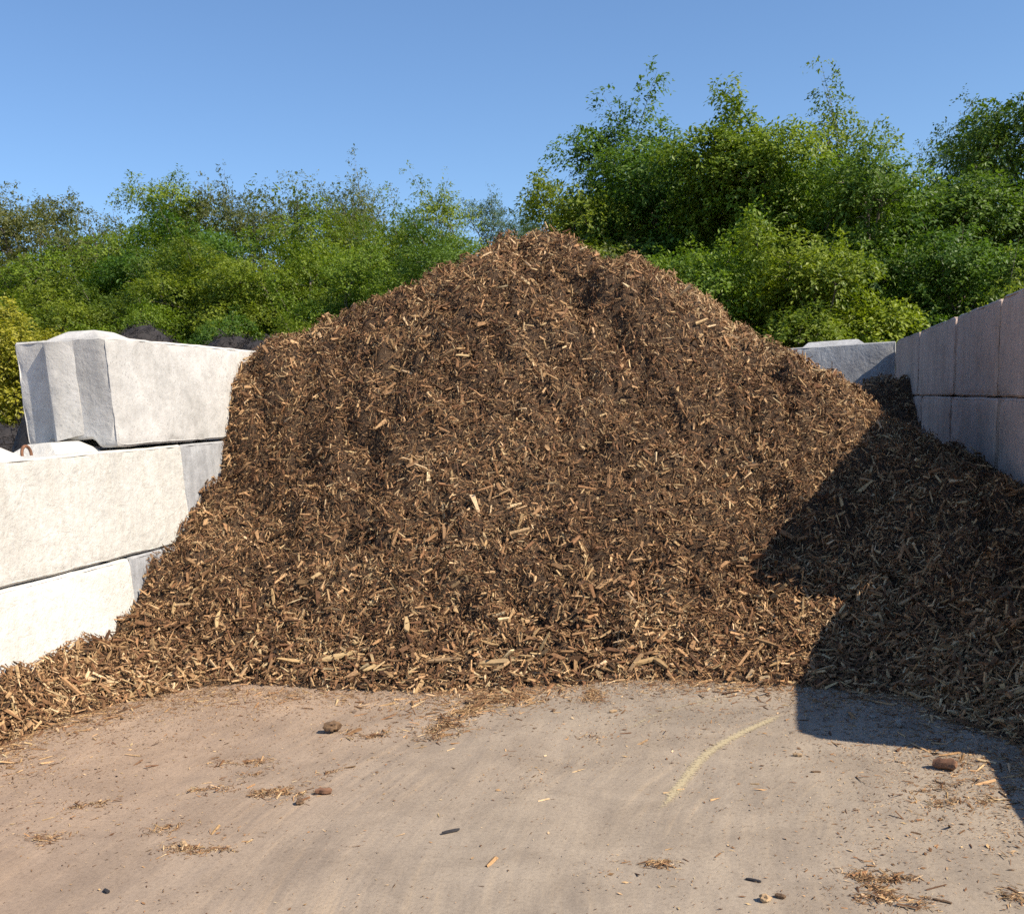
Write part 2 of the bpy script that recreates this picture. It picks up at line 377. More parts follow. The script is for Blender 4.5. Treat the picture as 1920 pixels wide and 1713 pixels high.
for k in range(5):
    L = J2[k + 1] - J2[k] - 0.035
    block((RX, (J2[k] + J2[k + 1]) / 2, 0.612), L, M_STAIN, T2[k], yaw=math.radians((0, 0.15, -0.2, 0.15, 0)[k]), bev=.014, chip=.04, endbev=.045)
J1 = [2.02, 3.85, 5.68]
for k in range(2):
    block((RX, (J1[k] + J1[k + 1]) / 2, 0), J1[k + 1] - J1[k] - 0.02, M_STAIN, ('nearest lowest block of the right wall, outside the frame and throwing shade on the floor', 'second lowest-course block of the right wall, outside the frame beside the floor')[k], groove=False)
# back wall
for k, (x0, x1) in enumerate(((-0.44, 1.39),)):
    block(((x0 + x1) / 2, 13.25 + 0.30, 1.225), x1 - x0, M_GREY, 'grey top block of the back wall, crossed by a diagonal shadow', axis='x', yaw=math.radians(-1.5),
          keys=[(0, -0.22, 0.34, 0.75, 0.06)])
    block(((x0 + x1) / 2, 13.25 + 0.30, 0.612), x1 - x0, M_GREY, 'grey lower block of the back wall just showing above the mulch', axis='x', yaw=math.radians(-1.5))

# ------------------------------------------------------------------ mulch pile height field
CTRL = [
 # foot line
 (-3.29, 3.68, 0), (-3.32, 4.07, 0.02), (-3.22, 4.34, 0.02), (-3.08, 4.59, 0.02), (-2.71, 4.76, 0.02), (-2.22, 4.70, 0.02), (-1.65, 4.68, 0.02),
 (-1.14, 4.78, 0.02), (-0.64, 4.94, 0.02), (0.07, 4.85, 0.02), (0.36, 4.92, 0.02), (0.57, 4.70, 0.02), (0.735, 4.355, 0.02), (0.90, 4.0, 0.02),
 (-2.9, 4.1, -0.14), (-2.3, 4.4, -0.14), (-1.6, 4.35, -0.14), (-1.1, 4.45, -0.14), (-0.6, 4.6, -0.14), (0.1, 4.5, -0.14), (0.45, 4.35, -0.12), (0.6, 3.8, -0.12),
 (1.1, 3.4, -0.02), (-3.5, 3.1, -0.02),
 # against the left wall
 (-3.61, 3.4, .10), (-3.61, 4.114, .205), (-3.61, 4.73, .215), (-3.61, 5.02, .245), (-3.61, 5.263, .30), (-3.61, 5.51, .545), (-3.61, 5.761, .613),
 (-3.61, 5.986, .77), (-3.61, 6.308, 1.0), (-3.61, 6.517, 1.229), (-3.61, 6.643, 1.518), (-3.61, 6.80, 1.74),
 # against the right wall
 (1.37, 12.02, 1.36), (1.37, 11.4, 1.22), (1.37, 11.1, 1.02), (1.37, 10.3, .85), (1.37, 8.55, .76), (1.37, 7.5, .753), (1.37, 6.4, .725), (1.37, 5.2, .52), (1.37, 4.3, .27), (1.37, 3.5, .03),
 # along the shadow edge
 (.653, 7.44, 1.155), (.475, 6.79, .985), (.311, 6.587, .828), (.15, 6.27, .673), (-.03, 6.197, .501), (-.16, 5.85, .39), (.235, 5.362, .125), (.151, 5.12, .055), (.45, 5.45, .20), (.5, 5.9, .40),
 # ridge
 (-3.51, 7.0, 1.82), (-3.26, 7.1, 1.92), (-2.99, 7.25, 1.92), (-2.61, 7.35, 2.16), (-2.40, 7.42, 2.20), (-2.21, 7.5, 2.28), (-1.91, 7.6, 2.46), (-1.65, 7.65, 2.47), (-1.38, 7.65, 2.41),
 (-1.16, 7.65, 2.29), (-0.9, 7.65, 2.22), (-0.53, 7.6, 2.02), (-.35, 7.57, 1.84), (-0.18, 7.55, 1.71), (0.17, 7.5, 1.52), (.35, 7.48, 1.38), (0.52, 7.45, 1.31),
 # behind the ridge
 (-3.61, 7.6, 1.80), (-3.61, 9, 1.55), (-3.61, 11, 1.0), (-2.5, 8.3, 2.0), (-1.6, 8.4, 2.25), (-0.9, 8.4, 1.95), (-0.2, 8.4, 1.55), (0.4, 8.4, 1.12), (-2.5, 9.6, 1.4), (-1.4, 9.8, 1.4), (-.3, 9.6, 1.1), (.6, 9.6, .8),
 (-2, 11.5, .8), (-.3, 11.5, .75), (.5, 11.3, .9), (1.05, 11.7, 1.36), (.7, 12.6, 1.15), (1.3, 13.1, 1.2), (-.5, 13.1, .8), (-3, 13.1, .7),
]
P = np.array(CTRL); n = len(P)
def tps(r2): return np.where(r2 > 1e-12, 0.5 * r2 * np.log(np.maximum(r2, 1e-12)), 0)
d2 = ((P[:, None, :2] - P[None, :, :2]) ** 2).sum(-1)
A = np.zeros((n + 3, n + 3)); A[:n, :n] = tps(d2) + np.eye(n) * 0.004; A[:n, n] = 1; A[:n, n + 1:] = P[:, :2]; A[n, :n] = 1; A[n + 1:, :n] = P[:, :2].T
sol = np.linalg.solve(A, np.concatenate([P[:, 2], np.zeros(3)]))
def base_h(x, y):
    x = np.asarray(x, float); sh = x.shape; q = np.stack([x.ravel(), np.asarray(y, float).ravel()], 1); out = np.empty(len(q))
    for i in range(0, len(q), 20000):
        k = q[i:i + 20000]; r2 = ((k[:, None] - P[None, :, :2]) ** 2).sum(-1)
        out[i:i + 20000] = tps(r2) @ sol[:n] + sol[n] + k @ sol[n + 1:]
    return out.reshape(sh)
N1, N2, N3 = Noise2(3), Noise2(7), Noise2(11)
HOL = [  # hollows and slumps: x, y, radius, depth
 (-1.23, 7.12, .16, .045), (-1.02, 6.98, .13, .04), (-.83, 6.82, .14, .04), (-2.39, 6.62, .11, .10), (-2.17, 6.6, .09, .07), (-2.58, 6.63, .08, .06), (-2.41, 5.56, .10, .08), (-3.13, 6.0, .13, .11),
 (-2.85, 6.18, .11, .09), (-1.35, 5.31, .09, .07), (-1.16, 5.23, .13, .11), (-.85, 5.17, .12, .08), (-1.38, 6.73, .10, .06), (-1.86, 5.66, .11, .06), (-2.39, 6.14, .10, .06), (-.43, 5.85, .09, .07),
 (.09, 6.11, .10, .06), (-.95, 4.95, .07, .06), (-1.61, 5.18, .10, .06), (-.69, 5.9, .10, .06), (-1.67, 7.42, .10, .07), (-2.3, 7.3, .10, .05), (-1.95, 6.35, .08, .05), (-.2, 6.6, .12, .06), (-3.3, 6.55, .08, .07)]
BUM = [(-0.95, 7.25, .22, .07), (-.7, 7.1, .2, .06), (-1.0, 5.05, .12, .05), (-2.0, 6.9, .2, .05), (-2.6, 5.8, .22, .05), (-1.5, 6.1, .25, .05), (-3.42, 5.55, .12, .05), (-2.2, 7.48, .07, .05)]
def height(x, y):
    z = base_h(x, y)
    a = np.clip((z + .02) * 3, 0.24, 1.0)
    z = z + a * (0.030 * N1(x, y, 1.7) + 0.036 * N2(x, y, 4.3) + 0.040 * N3(x, y, 9.0) + 0.030 * N1(x, y, 17.0) + 0.080 * (np.abs(N3(x + 3, y - 2, 5.6)) - .36) + 0.065 * (np.abs(N2(x - 7, y + 4, 11.5)) - .30))
    rid = 1 - np.abs(N2(x + 5, y, 5.2)); z = z + a * 0.040 * (rid - 0.6)
    for (hx, hy, r_, d_) in HOL:
        wob = 1 + .45 * N3(x, y, 11.0); z = z - 1.7 * d_ * np.exp(-((((x - hx) / r_) ** 2 + ((y - hy) / (r_ * 0.8)) ** 2) * wob) ** 2)
    # slumped scarp running down from the peak
    ax, ay, bx_, by_ = -1.70, 7.44, -.78, 6.92; ll = math.hypot(bx_ - ax, by_ - ay); tx, ty = (bx_ - ax) / ll, (by_ - ay) / ll
    al = (x - ax) * tx + (y - ay) * ty; dd = -(x - ax) * ty + (y - ay) * tx + .05 * N2(x, y, 5.0) + .03 * N1(x, y, 12.0)
    win = np.clip(al / .25, 0, 1) * np.clip((ll - al) / .3, 0, 1)
    z = z + win * np.where(dd > 0, .045 * np.exp(-np.maximum(dd, 0) / .30) * (1 - np.exp(-np.maximum(dd, 0) / .03)), -.085 * np.exp(np.minimum(dd, 0) / .13) * (1 - np.exp(np.minimum(dd, 0) / .02)))
    for (hx, hy, r_, d_) in BUM: z = z + d_ * np.exp(-(((x - hx) / r_) ** 2 + ((y - hy) / r_) ** 2))
    return z
GX = np.arange(-3.66, 1.43, 0.03); GY = np.arange(3.0, 13.3, 0.03)
gx, gy = np.meshgrid(GX, GY, indexing='ij'); GZ = height(gx, gy)
GZ = np.where((gx < -3.58) & (gy > 6.9), np.minimum(GZ, 1.86), GZ)
def hq(x, y):
    fx = np.clip((x - GX[0]) / 0.03, 0, len(GX) - 1.001); fy = np.clip((y - GY[0]) / 0.03, 0, len(GY) - 1.001)
    i = fx.astype(int); j = fy.astype(int); u = fx - i; v = fy - j
    z = (GZ[i, j] * (1 - u) + GZ[i + 1, j] * u) * (1 - v) + (GZ[i, j + 1] * (1 - u) + GZ[i + 1, j + 1] * u) * v
    dx = ((GZ[i + 1, j] - GZ[i, j]) * (1 - v) + (GZ[i + 1, j + 1] - GZ[i, j + 1]) * v) / 0.03
    dy = ((GZ[i, j + 1] - GZ[i, j]) * (1 - u) + (GZ[i + 1, j + 1] - GZ[i + 1, j]) * u) / 0.03
    return z, dx, dy
nx, ny = GX.size, GY.size
idx = np.arange(nx * ny).reshape(nx, ny)
quads = np.stack([idx[:-1, :-1], idx[1:, :-1], idx[1:, 1:], idx[:-1, 1:]], -1).reshape(-1, 4)
zf = GZ.ravel(); keep = (zf[quads].max(1) > -0.03)
quads = quads[keep]; used = np.unique(quads); remap = -np.ones(nx * ny, int); remap[used] = np.arange(used.size)
co = np.stack([gx.ravel(), gy.ravel(), np.where(zf > .04, zf - .034, np.minimum(zf, .04) - .012).clip(-.05, None)], 1)[used]
pile = link('mulch_pile', quad_mesh('mulch_pile', co, remap[quads], smooth=True), None, M_CORE)
tag(pile, 'big heap of brown shredded wood mulch between the concrete block walls', 'mulch pile')

# ------------------------------------------------------------------ chips
SG = np.array([[-1, -1, -1], [-1, 1, -1], [-1, 1, 1], [-1, -1, 1], [1, -1, -1], [1, 1, -1], [1, 1, 1], [1, -1, 1]], float)
BOXQ = np.array([[0, 3, 2, 1], [4, 5, 6, 7], [0, 1, 5, 4], [1, 2, 6, 5], [2, 3, 7, 6], [3, 0, 4, 7]])
def splinters(rng, pos, u, nrm, L, W, T, taper=0.75):
    """one tapered, sheared sliver per row; returns (n*8,3) and quads"""
    k = len(pos); v = np.cross(nrm, u); v /= np.linalg.norm(v, axis=1, keepdims=True); nrm = np.cross(u, v)
    s = np.repeat(SG[None], k, 0).copy()
    t0 = 1 - taper * rng.rand(k); t1 = 1 - taper * rng.rand(k)
    s[:, :4, 1] *= t0[:, None]; s[:, 4:, 1] *= t1[:, None]; s[:, :4, 2] *= (0.5 + 0.5 * t0)[:, None]; s[:, 4:, 2] *= (0.5 + 0.5 * t1)[:, None]
    s[:, :, 0] += s[:, :, 1] * rng.uniform(-.35, .35, (k, 1)) * (W / L)[:, None] * 2 + rng.uniform(-.12, .12, (k, 8))
    s[:, :, 1] += rng.uniform(-.18, .18, (k, 8)) + s[:, :, 0] * rng.uniform(-.2, .2, (k, 1)); s[:, :, 2] += rng.uniform(-.25, .25, (k, 8))
    bend = rng.uniform(-1, 1, (k, 1)) * 0.25
    s[:, :, 2] += bend * (s[:, :, 0] ** 2 - 0.5)
    c = pos[:, None] + s[:, :, 0:1] * (L / 2)[:, None, None] * u[:, None] + s[:, :, 1:2] * (W / 2)[:, None, None] * v[:, None] + s[:, :, 2:3] * (T / 2)[:, None, None] * nrm[:, None]
    q = (np.arange(k)[:, None, None] * 8 + BOXQ[None]).reshape(-1, 4)
    return c.reshape(-1, 3), q
WSG = np.array([[-1, -1, -1], [-1, 1, -1], [-1, 0.1, 1], [1, -1, -1], [1, 1, -1], [1, -0.1, 1]], float)
def slivers(rng, pos, u, nrm, L, W, T):
    """cheap ridged slivers for the mass of small shreds"""
    k = len(pos); v = np.cross(nrm, u); v /= np.linalg.norm(v, axis=1, keepdims=True); nrm = np.cross(u, v)
    s = np.repeat(WSG[None], k, 0).copy()
    s[:, :3, 1:] *= rng.uniform(.15, 1, (k, 1, 1)); s[:, 3:, 1:] *= rng.uniform(.15, 1, (k, 1, 1))
    s[:, :, 0] += rng.uniform(-.15, .15, (k, 6)); s[:, :, 1] += rng.uniform(-.2, .2, (k, 6)) + s[:, :, 0] * rng.uniform(-.6, .6, (k, 1)); s[:, :, 2] += rng.uniform(-.3, .3, (k, 6))
    c = pos[:, None] + s[:, :, 0:1] * (L / 2)[:, None, None] * u[:, None] + s[:, :, 1:2] * (W / 2)[:, None, None] * v[:, None] + s[:, :, 2:3] * (T / 2)[:, None, None] * nrm[:, None]
    q = (np.arange(k)[:, None, None] * 6 + np.array([[1, 2, 5, 4], [2, 0, 3, 5]])[None]).reshape(-1, 4)
    return c.reshape(-1, 3), q
def frames(rng, nrm, tilt):
    k = len(nrm); a = rng.normal(size=(k, 3)); u = a - nrm * (a * nrm).sum(1, keepdims=True); u /= np.linalg.norm(u, axis=1, keepdims=True)
    tl = rng.normal(0, tilt, (k, 1)); u2 = u * np.cos(tl) + nrm * np.sin(tl); n2 = nrm * np.cos(tl) - u * np.sin(tl)
    rl = rng.normal(0, tilt * 1.3, (k, 1)); v = np.cross(n2, u2); n3 = n2 * np.cos(rl) + v * np.sin(rl)
    return u2, n3
PAL = np.array([[.034, .0185, .010], [.087, .0445, .022], [.168, .087, .041], [.268, .149, .070], [.390, .239, .115], [.515, .350, .180], [.62, .46, .27]])
def tints(rng, k, dry):
    """dry 0..1 shifts towards pale wood"""
    t = np.clip(rng.beta(1.25, 1.95, k) * 0.97 + 0.28 * dry - 0.01, 0, 0.999) * (len(PAL) - 1)
    i = t.astype(int); f = (t - i)[:, None]
    c = PAL[i] * (1 - f) + PAL[np.minimum(i + 1, len(PAL) - 1)] * f
    c *= rng.uniform(.85, 1.15, (k, 1)); c[:, 0] *= rng.uniform(.94, 1.10, k)
    return c
rng = np.random.RandomState(5)
def sample_pile(k, dens):
    out = []; tot = 0
    while tot < k:
        x = rng.uniform(-3.6, 1.37, k); y = rng.uniform(3.1, 13.2, k); z, dx, dy = hq(x, y)
        pr = np.sqrt(1 + dx * dx + dy * dy) / 2.2 * dens(x, y, z); ok = (rng.rand(k) < pr) & (z > 0.0)
        out.append(np.stack([x, y, z, dx, dy], 1)[ok]); tot += ok.sum()
    return np.concatenate(out)[:k]
def dens(x, y, z):
    ridge = 7.75 + 0 * x
    back = y > ridge
    d = np.where(back, np.where(x > 0.2, 0.38, np.where(y < 8.3, .35, 0.05)), 1.0)
    return d
def dryness(x, y, foot):
    d = np.clip(0.45 + 1.0 * N1(x, y, 2.3) + .5 * N3(x, y, 6.0), 0, 1) * 0.55 + 0.30 * foot
    return np.clip(d + 0.75 * np.exp(-(((x + 0.55) / .75) ** 2 + ((y - 7.5) / .40) ** 2)), 0, 1)
parts = []
for (K, Lm, sig, w0, w1, lift, kind) in ((190000, .0220, .52, .11, .30, .020, 's'), (34000, .0225, .52, .18, .45, .017, 'b')):
    S = sample_pile(K, dens)
    nrm = np.stack([-S[:, 3], -S[:, 4], np.ones(K)], 1); nrm /= np.linalg.norm(nrm, axis=1, keepdims=True)
    foot = np.clip(1 - S[:, 2] / 0.55, 0, 1)                  # coarse pieces roll to the foot
    L = np.clip(np.exp(rng.normal(np.log(Lm), sig, K)) * (1 + 0.38 * foot), .008, .12)
    W_ = np.clip(L * rng.uniform(w0, w1, K) * (1 + .2 * foot), .0028, .028); T = np.clip(W_ * rng.uniform(.3, .7, K), .002, .010)
    u, n3 = frames(rng, nrm, 0.48 if kind == 's' else 0.40)
    pos = S[:, :3] + nrm * (rng.uniform(-.026, lift, K) + 0.012 * rng.rand(K) ** 4)[:, None]
    tn = tints(rng, K, dryness(S[:, 0], S[:, 1], foot))
    if kind == 's': co, q = slivers(rng, pos, u, n3, L, W_, T); tn = np.repeat(tn, 6, 0)
    else: co, q = splinters(rng, pos, u, n3, L, W_, T); tn = np.repeat(tn, 8, 0)
    parts.append((co, q, tn))
co = np.concatenate([p[0] for p in parts]); q = np.concatenate([parts[0][1], parts[1][1] + len(parts[0][0])]); cl = np.concatenate([p[2] for p in parts])
ch = link('loose_mulch', quad_mesh('loose_mulch', co, q, cl), pile, M_CHIP); tag(ch, kind='stuff')

# larger single chips (shared variants)
variants = []
for k in range(14):
    r_ = np.random.RandomState(100 + k); Lv = 1.0; Wv = r_.uniform(.16, .36); Tv = r_.uniform(.06, .13)
    bm = bmesh.new(); ns = 4; rings = []
    bend = r_.uniform(-.10, .10); lat = r_.uniform(-.06, .06)
    for s_ in range(ns + 1):
        t = s_ / ns * 2 - 1; wd = Wv * (1 - 0.55 * abs(t) ** r_.uniform(1.5, 4)) * r_.uniform(.85, 1.1)
        x_ = t * .5; zc = bend * (t * t - .5); yc = lat * (t * t)
        sl = r_.uniform(-.05, .05) if s_ in (0, ns) else 0
        rings.append([bm.verts.new((x_ + sl * j + r_.uniform(-.02, .02), yc + j * wd / 2 + r_.uniform(-.015, .015), zc + i * Tv / 2 * r_.uniform(.7, 1.2))) for i, j in ((-1, -1), (-1, 1), (1, .8), (1, -.8))])
    bm.faces.new(rings[0][::-1]); bm.faces.new(rings[-1])
    for a, c_ in zip(rings, rings[1:]):
        for i in range(4): bm.faces.new((a[i], a[(i + 1) % 4], c_[(i + 1) % 4], c_[i]))
    bmesh.ops.recalc_face_normals(bm, faces=bm.faces)
    me = bpy.data.meshes.new('wood_chip'); bm.to_mesh(me); bm.free(); me.materials.append(M_BIGCHIP); variants.append(me)
def put_chip(name, x, y, z, nrm_, ang, L, parent, var, tilt=0.0, mat=None, wide=1.0):
    o = bpy.data.objects.new(name, variants[var]); col.objects.link(o)
    if parent: o.parent = parent
    nz = Vector(nrm_).normalized(); a = Vector((math.cos(ang), math.sin(ang), 0)); ux = (a - nz * a.dot(nz)).normalized()
    ux = (ux * math.cos(tilt) + nz * math.sin(tilt)).normalized(); vy = nz.cross(ux).normalized(); nz = ux.cross(vy)
    mm = Matrix((ux * L, vy * L * wide, nz * L)).transposed().to_4x4(); mm.translation = Vector((x, y, z)); o.matrix_world = mm
    return o
rb = np.random.RandomState(21)
BIG = [(-.60, 5.02, .55, .16), (-.55, 5.00, 2.2, .15), (-.66, 5.0, 1.2, .13), (-1.15, 5.5, 2.5, .15), (.15, 6.13, 2.6, .17), (-.02, 5.7, 2.4, .17), (.02, 5.68, 2.9, .13), (-1.35, 4.86, .3, .2), (-1.6, 4.82, .35, .16),
       (1.02, 5.2, .05, .18), (-2.45, 4.86, .2, .15), (-2.2, 4.85, .5, .17), (-3.0, 5.1, 2.2, .13), (-1.85, 5.0, 1.9, .14), (-.85, 7.5, .6, .14), (-2.3, 6.9, .2, .09), (-2.02, 6.6, .1, .10), (-.1, 6.6, .3, .15), (-2.75, 5.3, 1.7, .12)]
cnt = 0
for (x_, y_, a_, L_) in BIG:
    z_, dx, dy = hq(np.array([x_]), np.array([y_])); put_chip('wood_chip', x_, y_, z_[0] + .022, (-dx[0], -dy[0], 1), a_, L_, pile, cnt % 14, rb.normal(0, .15), wide=rb.uniform(.6, 1)); cnt += 1
while cnt < 300:
    lowp = rb.rand() < 0.72
    x_ = rb.uniform(-3.5, 1.25); y_ = rb.uniform(3.6, 5.6) if lowp else rb.uniform(5.2, 7.7)
    z_, dx, dy = hq(np.array([x_]), np.array([y_]))
    if z_[0] < .01 or (lowp and z_[0] > .55): continue
    L_ = float(np.clip(rb.lognormal(math.log(.068 if lowp else .048), .34), .035, .15))
    put_chip('wood_chip', x_, y_, z_[0] + rb.uniform(.010, .028), (-dx[0], -dy[0], 1), rb.uniform(0, math.pi), L_, pile, rb.randint(14), rb.normal(0, .22), wide=rb.uniform(.6, 1.15)); cnt += 1

# ------------------------------------------------------------------ litter on the floor
def flakes(r_, x, y, z, Lm, sig, dryv):
    k = len(x); L = np.clip(np.exp(r_.normal(np.log(Lm), sig, k)), .003, .03); W = L * r_.uniform(.15, .5, k); a = r_.uniform(0, 2 * math.pi, k)
    u = np.stack([np.cos(a), np.sin(a), r_.normal(0, .2, k)], 1); v = np.stack([-np.sin(a), np.cos(a), r_.normal(0, .3, k)], 1); c = np.stack([x, y, z], 1)
    h = (L / 2)[:, None]; w = (W / 2)[:, None]
    co = np.stack([c - u * h, c - v * w * .9 + u * h * .2, c + u * h, c + v * w], 1).reshape(-1, 3); co[:, 2] = np.maximum(co[:, 2], .0012)
    return co, np.arange(4 * k).reshape(-1, 4), np.repeat(tints(r_, k, np.full(k, dryv)), 4, 0)
def flat_chips(k, x, y, z, Lm, sig, dryv, seedv, tilt=.22):
    r_ = np.random.RandomState(seedv)
    nn_ = np.tile(np.array([[0., 0, 1]]), (k, 1)); uu, n4 = frames(r_, nn_, tilt)
    L = np.clip(np.exp(r_.normal(np.log(Lm), sig, k)), .006, .10); Wd = np.clip(L * r_.uniform(.08, .28, k), .002, .02); Th = np.clip(Wd * r_.uniform(.2, .5, k), .0012, .007)
    c, q_ = slivers(r_, np.stack([x, y, z + Th * .6 + .001], 1), uu, n4, L, Wd, Th)
    return quad_mesh('litter', c, q_, np.repeat(tints(r_, k, np.full(k, dryv)), 6, 0))
PATCH = [  # polyline points, width, count, label
 ([(-1.30, 4.62), (-1.34, 4.45), (-1.36, 4.23), (-1.40, 3.93)], .10, 3262, 'long tongue of wood shavings trailing from the pile foot'),
 ([(-1.15, 4.60), (-1.3, 4.5)], .14, 1957, 'fan of shavings against the middle of the pile foot'),
 ([(-.83, 4.72), (-.82, 4.60), (-.80, 4.50)], .07, 913, 'short streak of shavings below the pile, right of the long tongue'),
 ([(-.74, 4.02), (-.69, 3.99)], .045, 282, 'lone tuft of shavings in the middle of the bare floor'),
 ([(-1.86, 4.02), (-1.68, 3.93), (-1.60, 3.99)], .07, 565, 'shavings beside the fibrous clod near the pile foot'),
 ([(-2.2, 3.55), (-2.05, 3.58), (-1.95, 3.60)], .05, 369, 'uppermost streak of the shavings scattered on the left floor'),
 ([(-2.04, 3.40), (-1.93, 3.45), (-1.85, 3.52)], .045, 326, 'second streak down of the shavings scattered on the left floor'),
 ([(-2.12, 3.25), (-1.95, 3.30)], .04, 239, 'leftmost short streak of the scattered floor shavings'),
 ([(-1.86, 3.24), (-1.77, 3.29), (-1.66, 3.27)], .065, 717, 'densest clump of the shavings scattered on the left floor'),
 ([(-1.76, 3.36), (-1.68, 3.43), (-1.62, 3.56)], .04, 282, 'curved trail of shavings right of the densest left clump'),
 ([(-1.90, 2.77), (-1.79, 2.76), (-1.70, 2.80)], .04, 565, 'narrow bar of shavings with a pale chip at lower left'),
 ([(-2.48, 3.04), (-2.38, 3.12)], .04, 239, 'small slanting tuft of shavings at far left'),
 ([(-2.45, 2.80), (-2.37, 2.77), (-2.33, 2.83)], .05, 261, 'loose tufts of shavings at the left picture edge'),
 ([(-2.02, 2.87), (-1.98, 2.95)], .045, 195, 'faint tuft of shavings left of the centre foreground'),
 ([(-.36, 2.83), (-.28, 2.84)], .045, 282, 'tuft of shavings with stalks, right of the centre foreground'),
 ([(.22, 2.86), (.27, 2.76), (.26, 2.68)], .055, 913, 'large curved patch of shavings in the lower right foreground'),
 ([(.30, 2.80), (.36, 2.83)], .035, 369, 'right lobe of the large foreground shavings patch'),
 ([(.32, 2.66), (.40, 2.70)], .04, 565, 'shavings patch at the bottom edge beside a dark twig'),
 ([(.60, 2.76), (.68, 2.76)], .05, 391, 'shavings in the bottom right corner'),
 ([(.48, 3.50), (.58, 3.55), (.70, 3.58)], .05, 239, 'thin shavings between the wood chunk and the shadow step'),
 ([(.50, 3.40), (.60, 3.43), (.70, 3.45)], .04, 348, 'streak of shavings below the wood chunk by the shadow'),
]
M_LIT = M_CHIP
for k, (pl, wd, cn, lab) in enumerate(PATCH):
    r_ = np.random.RandomState(300 + k); pl = np.array(pl); t = r_.rand(cn) * (len(pl) - 1); i = t.astype(int); f = (t - i)[:, None]
    p = pl[i] * (1 - f) + pl[np.minimum(i + 1, len(pl) - 1)] * f; rad = r_.normal(0, wd * .55, (cn, 2)) * np.where(r_.rand(cn) < .3, 2.4, 1.0)[:, None]
    p = p + rad * np.array([1.15, 1.0]) * (0.55 + .6 * np.abs(N2(p[:, 0], p[:, 1], 17.0)))[:, None]
    gd = (N3(p[:, 0], p[:, 1] * 1.4, 16.0) + .5 * N1(p[:, 0], p[:, 1], 40.0) > -.12) | (r_.rand(cn) < .18); p, rad, cn0 = p[gd], rad[gd], cn; cn = len(p)
    lump = np.clip(1 - np.hypot(rad[:, 0], rad[:, 1]) / wd, 0, 1)
    z = lump * r_.rand(cn) * (.022 if cn0 > 1700 else .008)
    me = flat_chips(cn, p[:, 0], p[:, 1], z, .0135 if cn0 < 1700 else .020, .50, .62, 400 + k, .22); me.name = 'shavings_patch'
    o = link('shavings_patch', me, None, M_LIT); tag(o, lab, 'wood shavings', 'shavings swept over the yard floor', 'stuff')
# fine dust of fragments over the whole floor, thick along the foot
r_ = np.random.RandomState(77)
def near_foot(k, fall):
    x = r_.uniform(-3.58, 1.36, k); y = r_.uniform(2.1, 5.05, k); z, dx, dy = hq(x, np.maximum(y, 3.0)); z = np.where(y < 3.0, -.3 - .4 * (3 - y), z)
    return x, y, z, np.exp(-np.clip(-z, 0, 2) / fall)
x, y, z, e = near_foot(260000, .06)
ok = (r_.rand(260000) < e * np.clip(.6 + .9 * N1(x, y, 3.0), .03, 1) + .0003) & (z < .03); x, y = x[ok], y[ok]
me = flat_chips(len(x), x, y, np.zeros(len(x)), .017, .65, .55, 78, .18)
o = link('fine_litter', me, None, M_CHIP)
x, y, z, e = near_foot(420000, .11)
sw = np.clip(N3(x * .9 - y * .35, y + x * .2, 3.1) + .35 * N1(x, y, 9.0), 0, 1)
ok = (r_.rand(len(x)) < .95 * e * np.clip(.6 + .8 * N2(x, y, 2.2), 0.05, 1.5) + .004 + .16 * sw ** 2 * np.exp(-np.clip(-z - .1, 0, 2) / .25) + .03 * sw ** 2) & (z < .04); x, y = x[ok], y[ok]
co, q, tn = flakes(r_, x, y, np.full(len(x), .003), .0065, .5, .62)
o2 = link('sawdust', quad_mesh('sawdust', co, q, tn), None, M_CHIP); tag(o2, 'tiny wood crumbs dusted over the yard floor', 'sawdust', None, 'stuff')
tag(o, 'fine wood fragments strewn along the pile foot and floor', 'wood litter', None, 'stuff')

# single things lying on the floor
def solid(name, mat, loc, dims, rz, seedv, label, cat, kind='chunk', tiltv=0.0):
    r_ = np.random.RandomState(seedv); bm = bmesh.new()
    if kind == 'lump':
        bmesh.ops.create_icosphere(bm, subdivisions=3, radius=.5)
        for v in bm.verts: v.co *= 1 + .55 * mnoise.noise(v.co * 2.6 + Vector((seedv, 0, 0))) + .30 * mnoise.noise(v.co * 9 + Vector((0, seedv, 0)))
    else:
        ns = 7; prev = None; rings = []
        for s_ in range(ns + 1):
            t = s_ / ns * 2 - 1; e = 1 - .3 * abs(t) ** 4
            m_ = 7; yc = .25 * mnoise.noise(Vector((t * 1.2, seedv, 0)))
            rings.append([bm.verts.new((t * .5 + (r_.uniform(-.04, .04) if s_ in (0, ns) else 0), yc + .5 * e * math.cos(a) * r_.uniform(.8, 1.1), .5 * e * math.sin(a) * r_.uniform(.75, 1.1))) for a in np.linspace(0, 2 * math.pi, m_ + 1)[:-1]])
        bm.faces.new(rings[0][::-1]); bm.faces.new(rings[-1])
        for a, c_ in zip(rings, rings[1:]):
            for i in range(len(a)): bm.faces.new((a[i], a[(i + 1) % len(a)], c_[(i + 1) % len(a)], c_[i]))
        bmesh.ops.recalc_face_normals(bm, faces=bm.faces)
    for v in bm.verts: v.co = Vector((v.co.x * dims[0], v.co.y * dims[1], v.co.z * dims[2]))
    zmin = min(v.co.z for v in bm.verts)
    for v in bm.verts: v.co.z -= zmin + .001
    me = finish(bm, name, 40); o = link(name, me, None, mat); o.location = (loc[0], loc[1], 0.0); o.rotation_euler = (0, tiltv, rz)
    tag(o, label, cat); return o
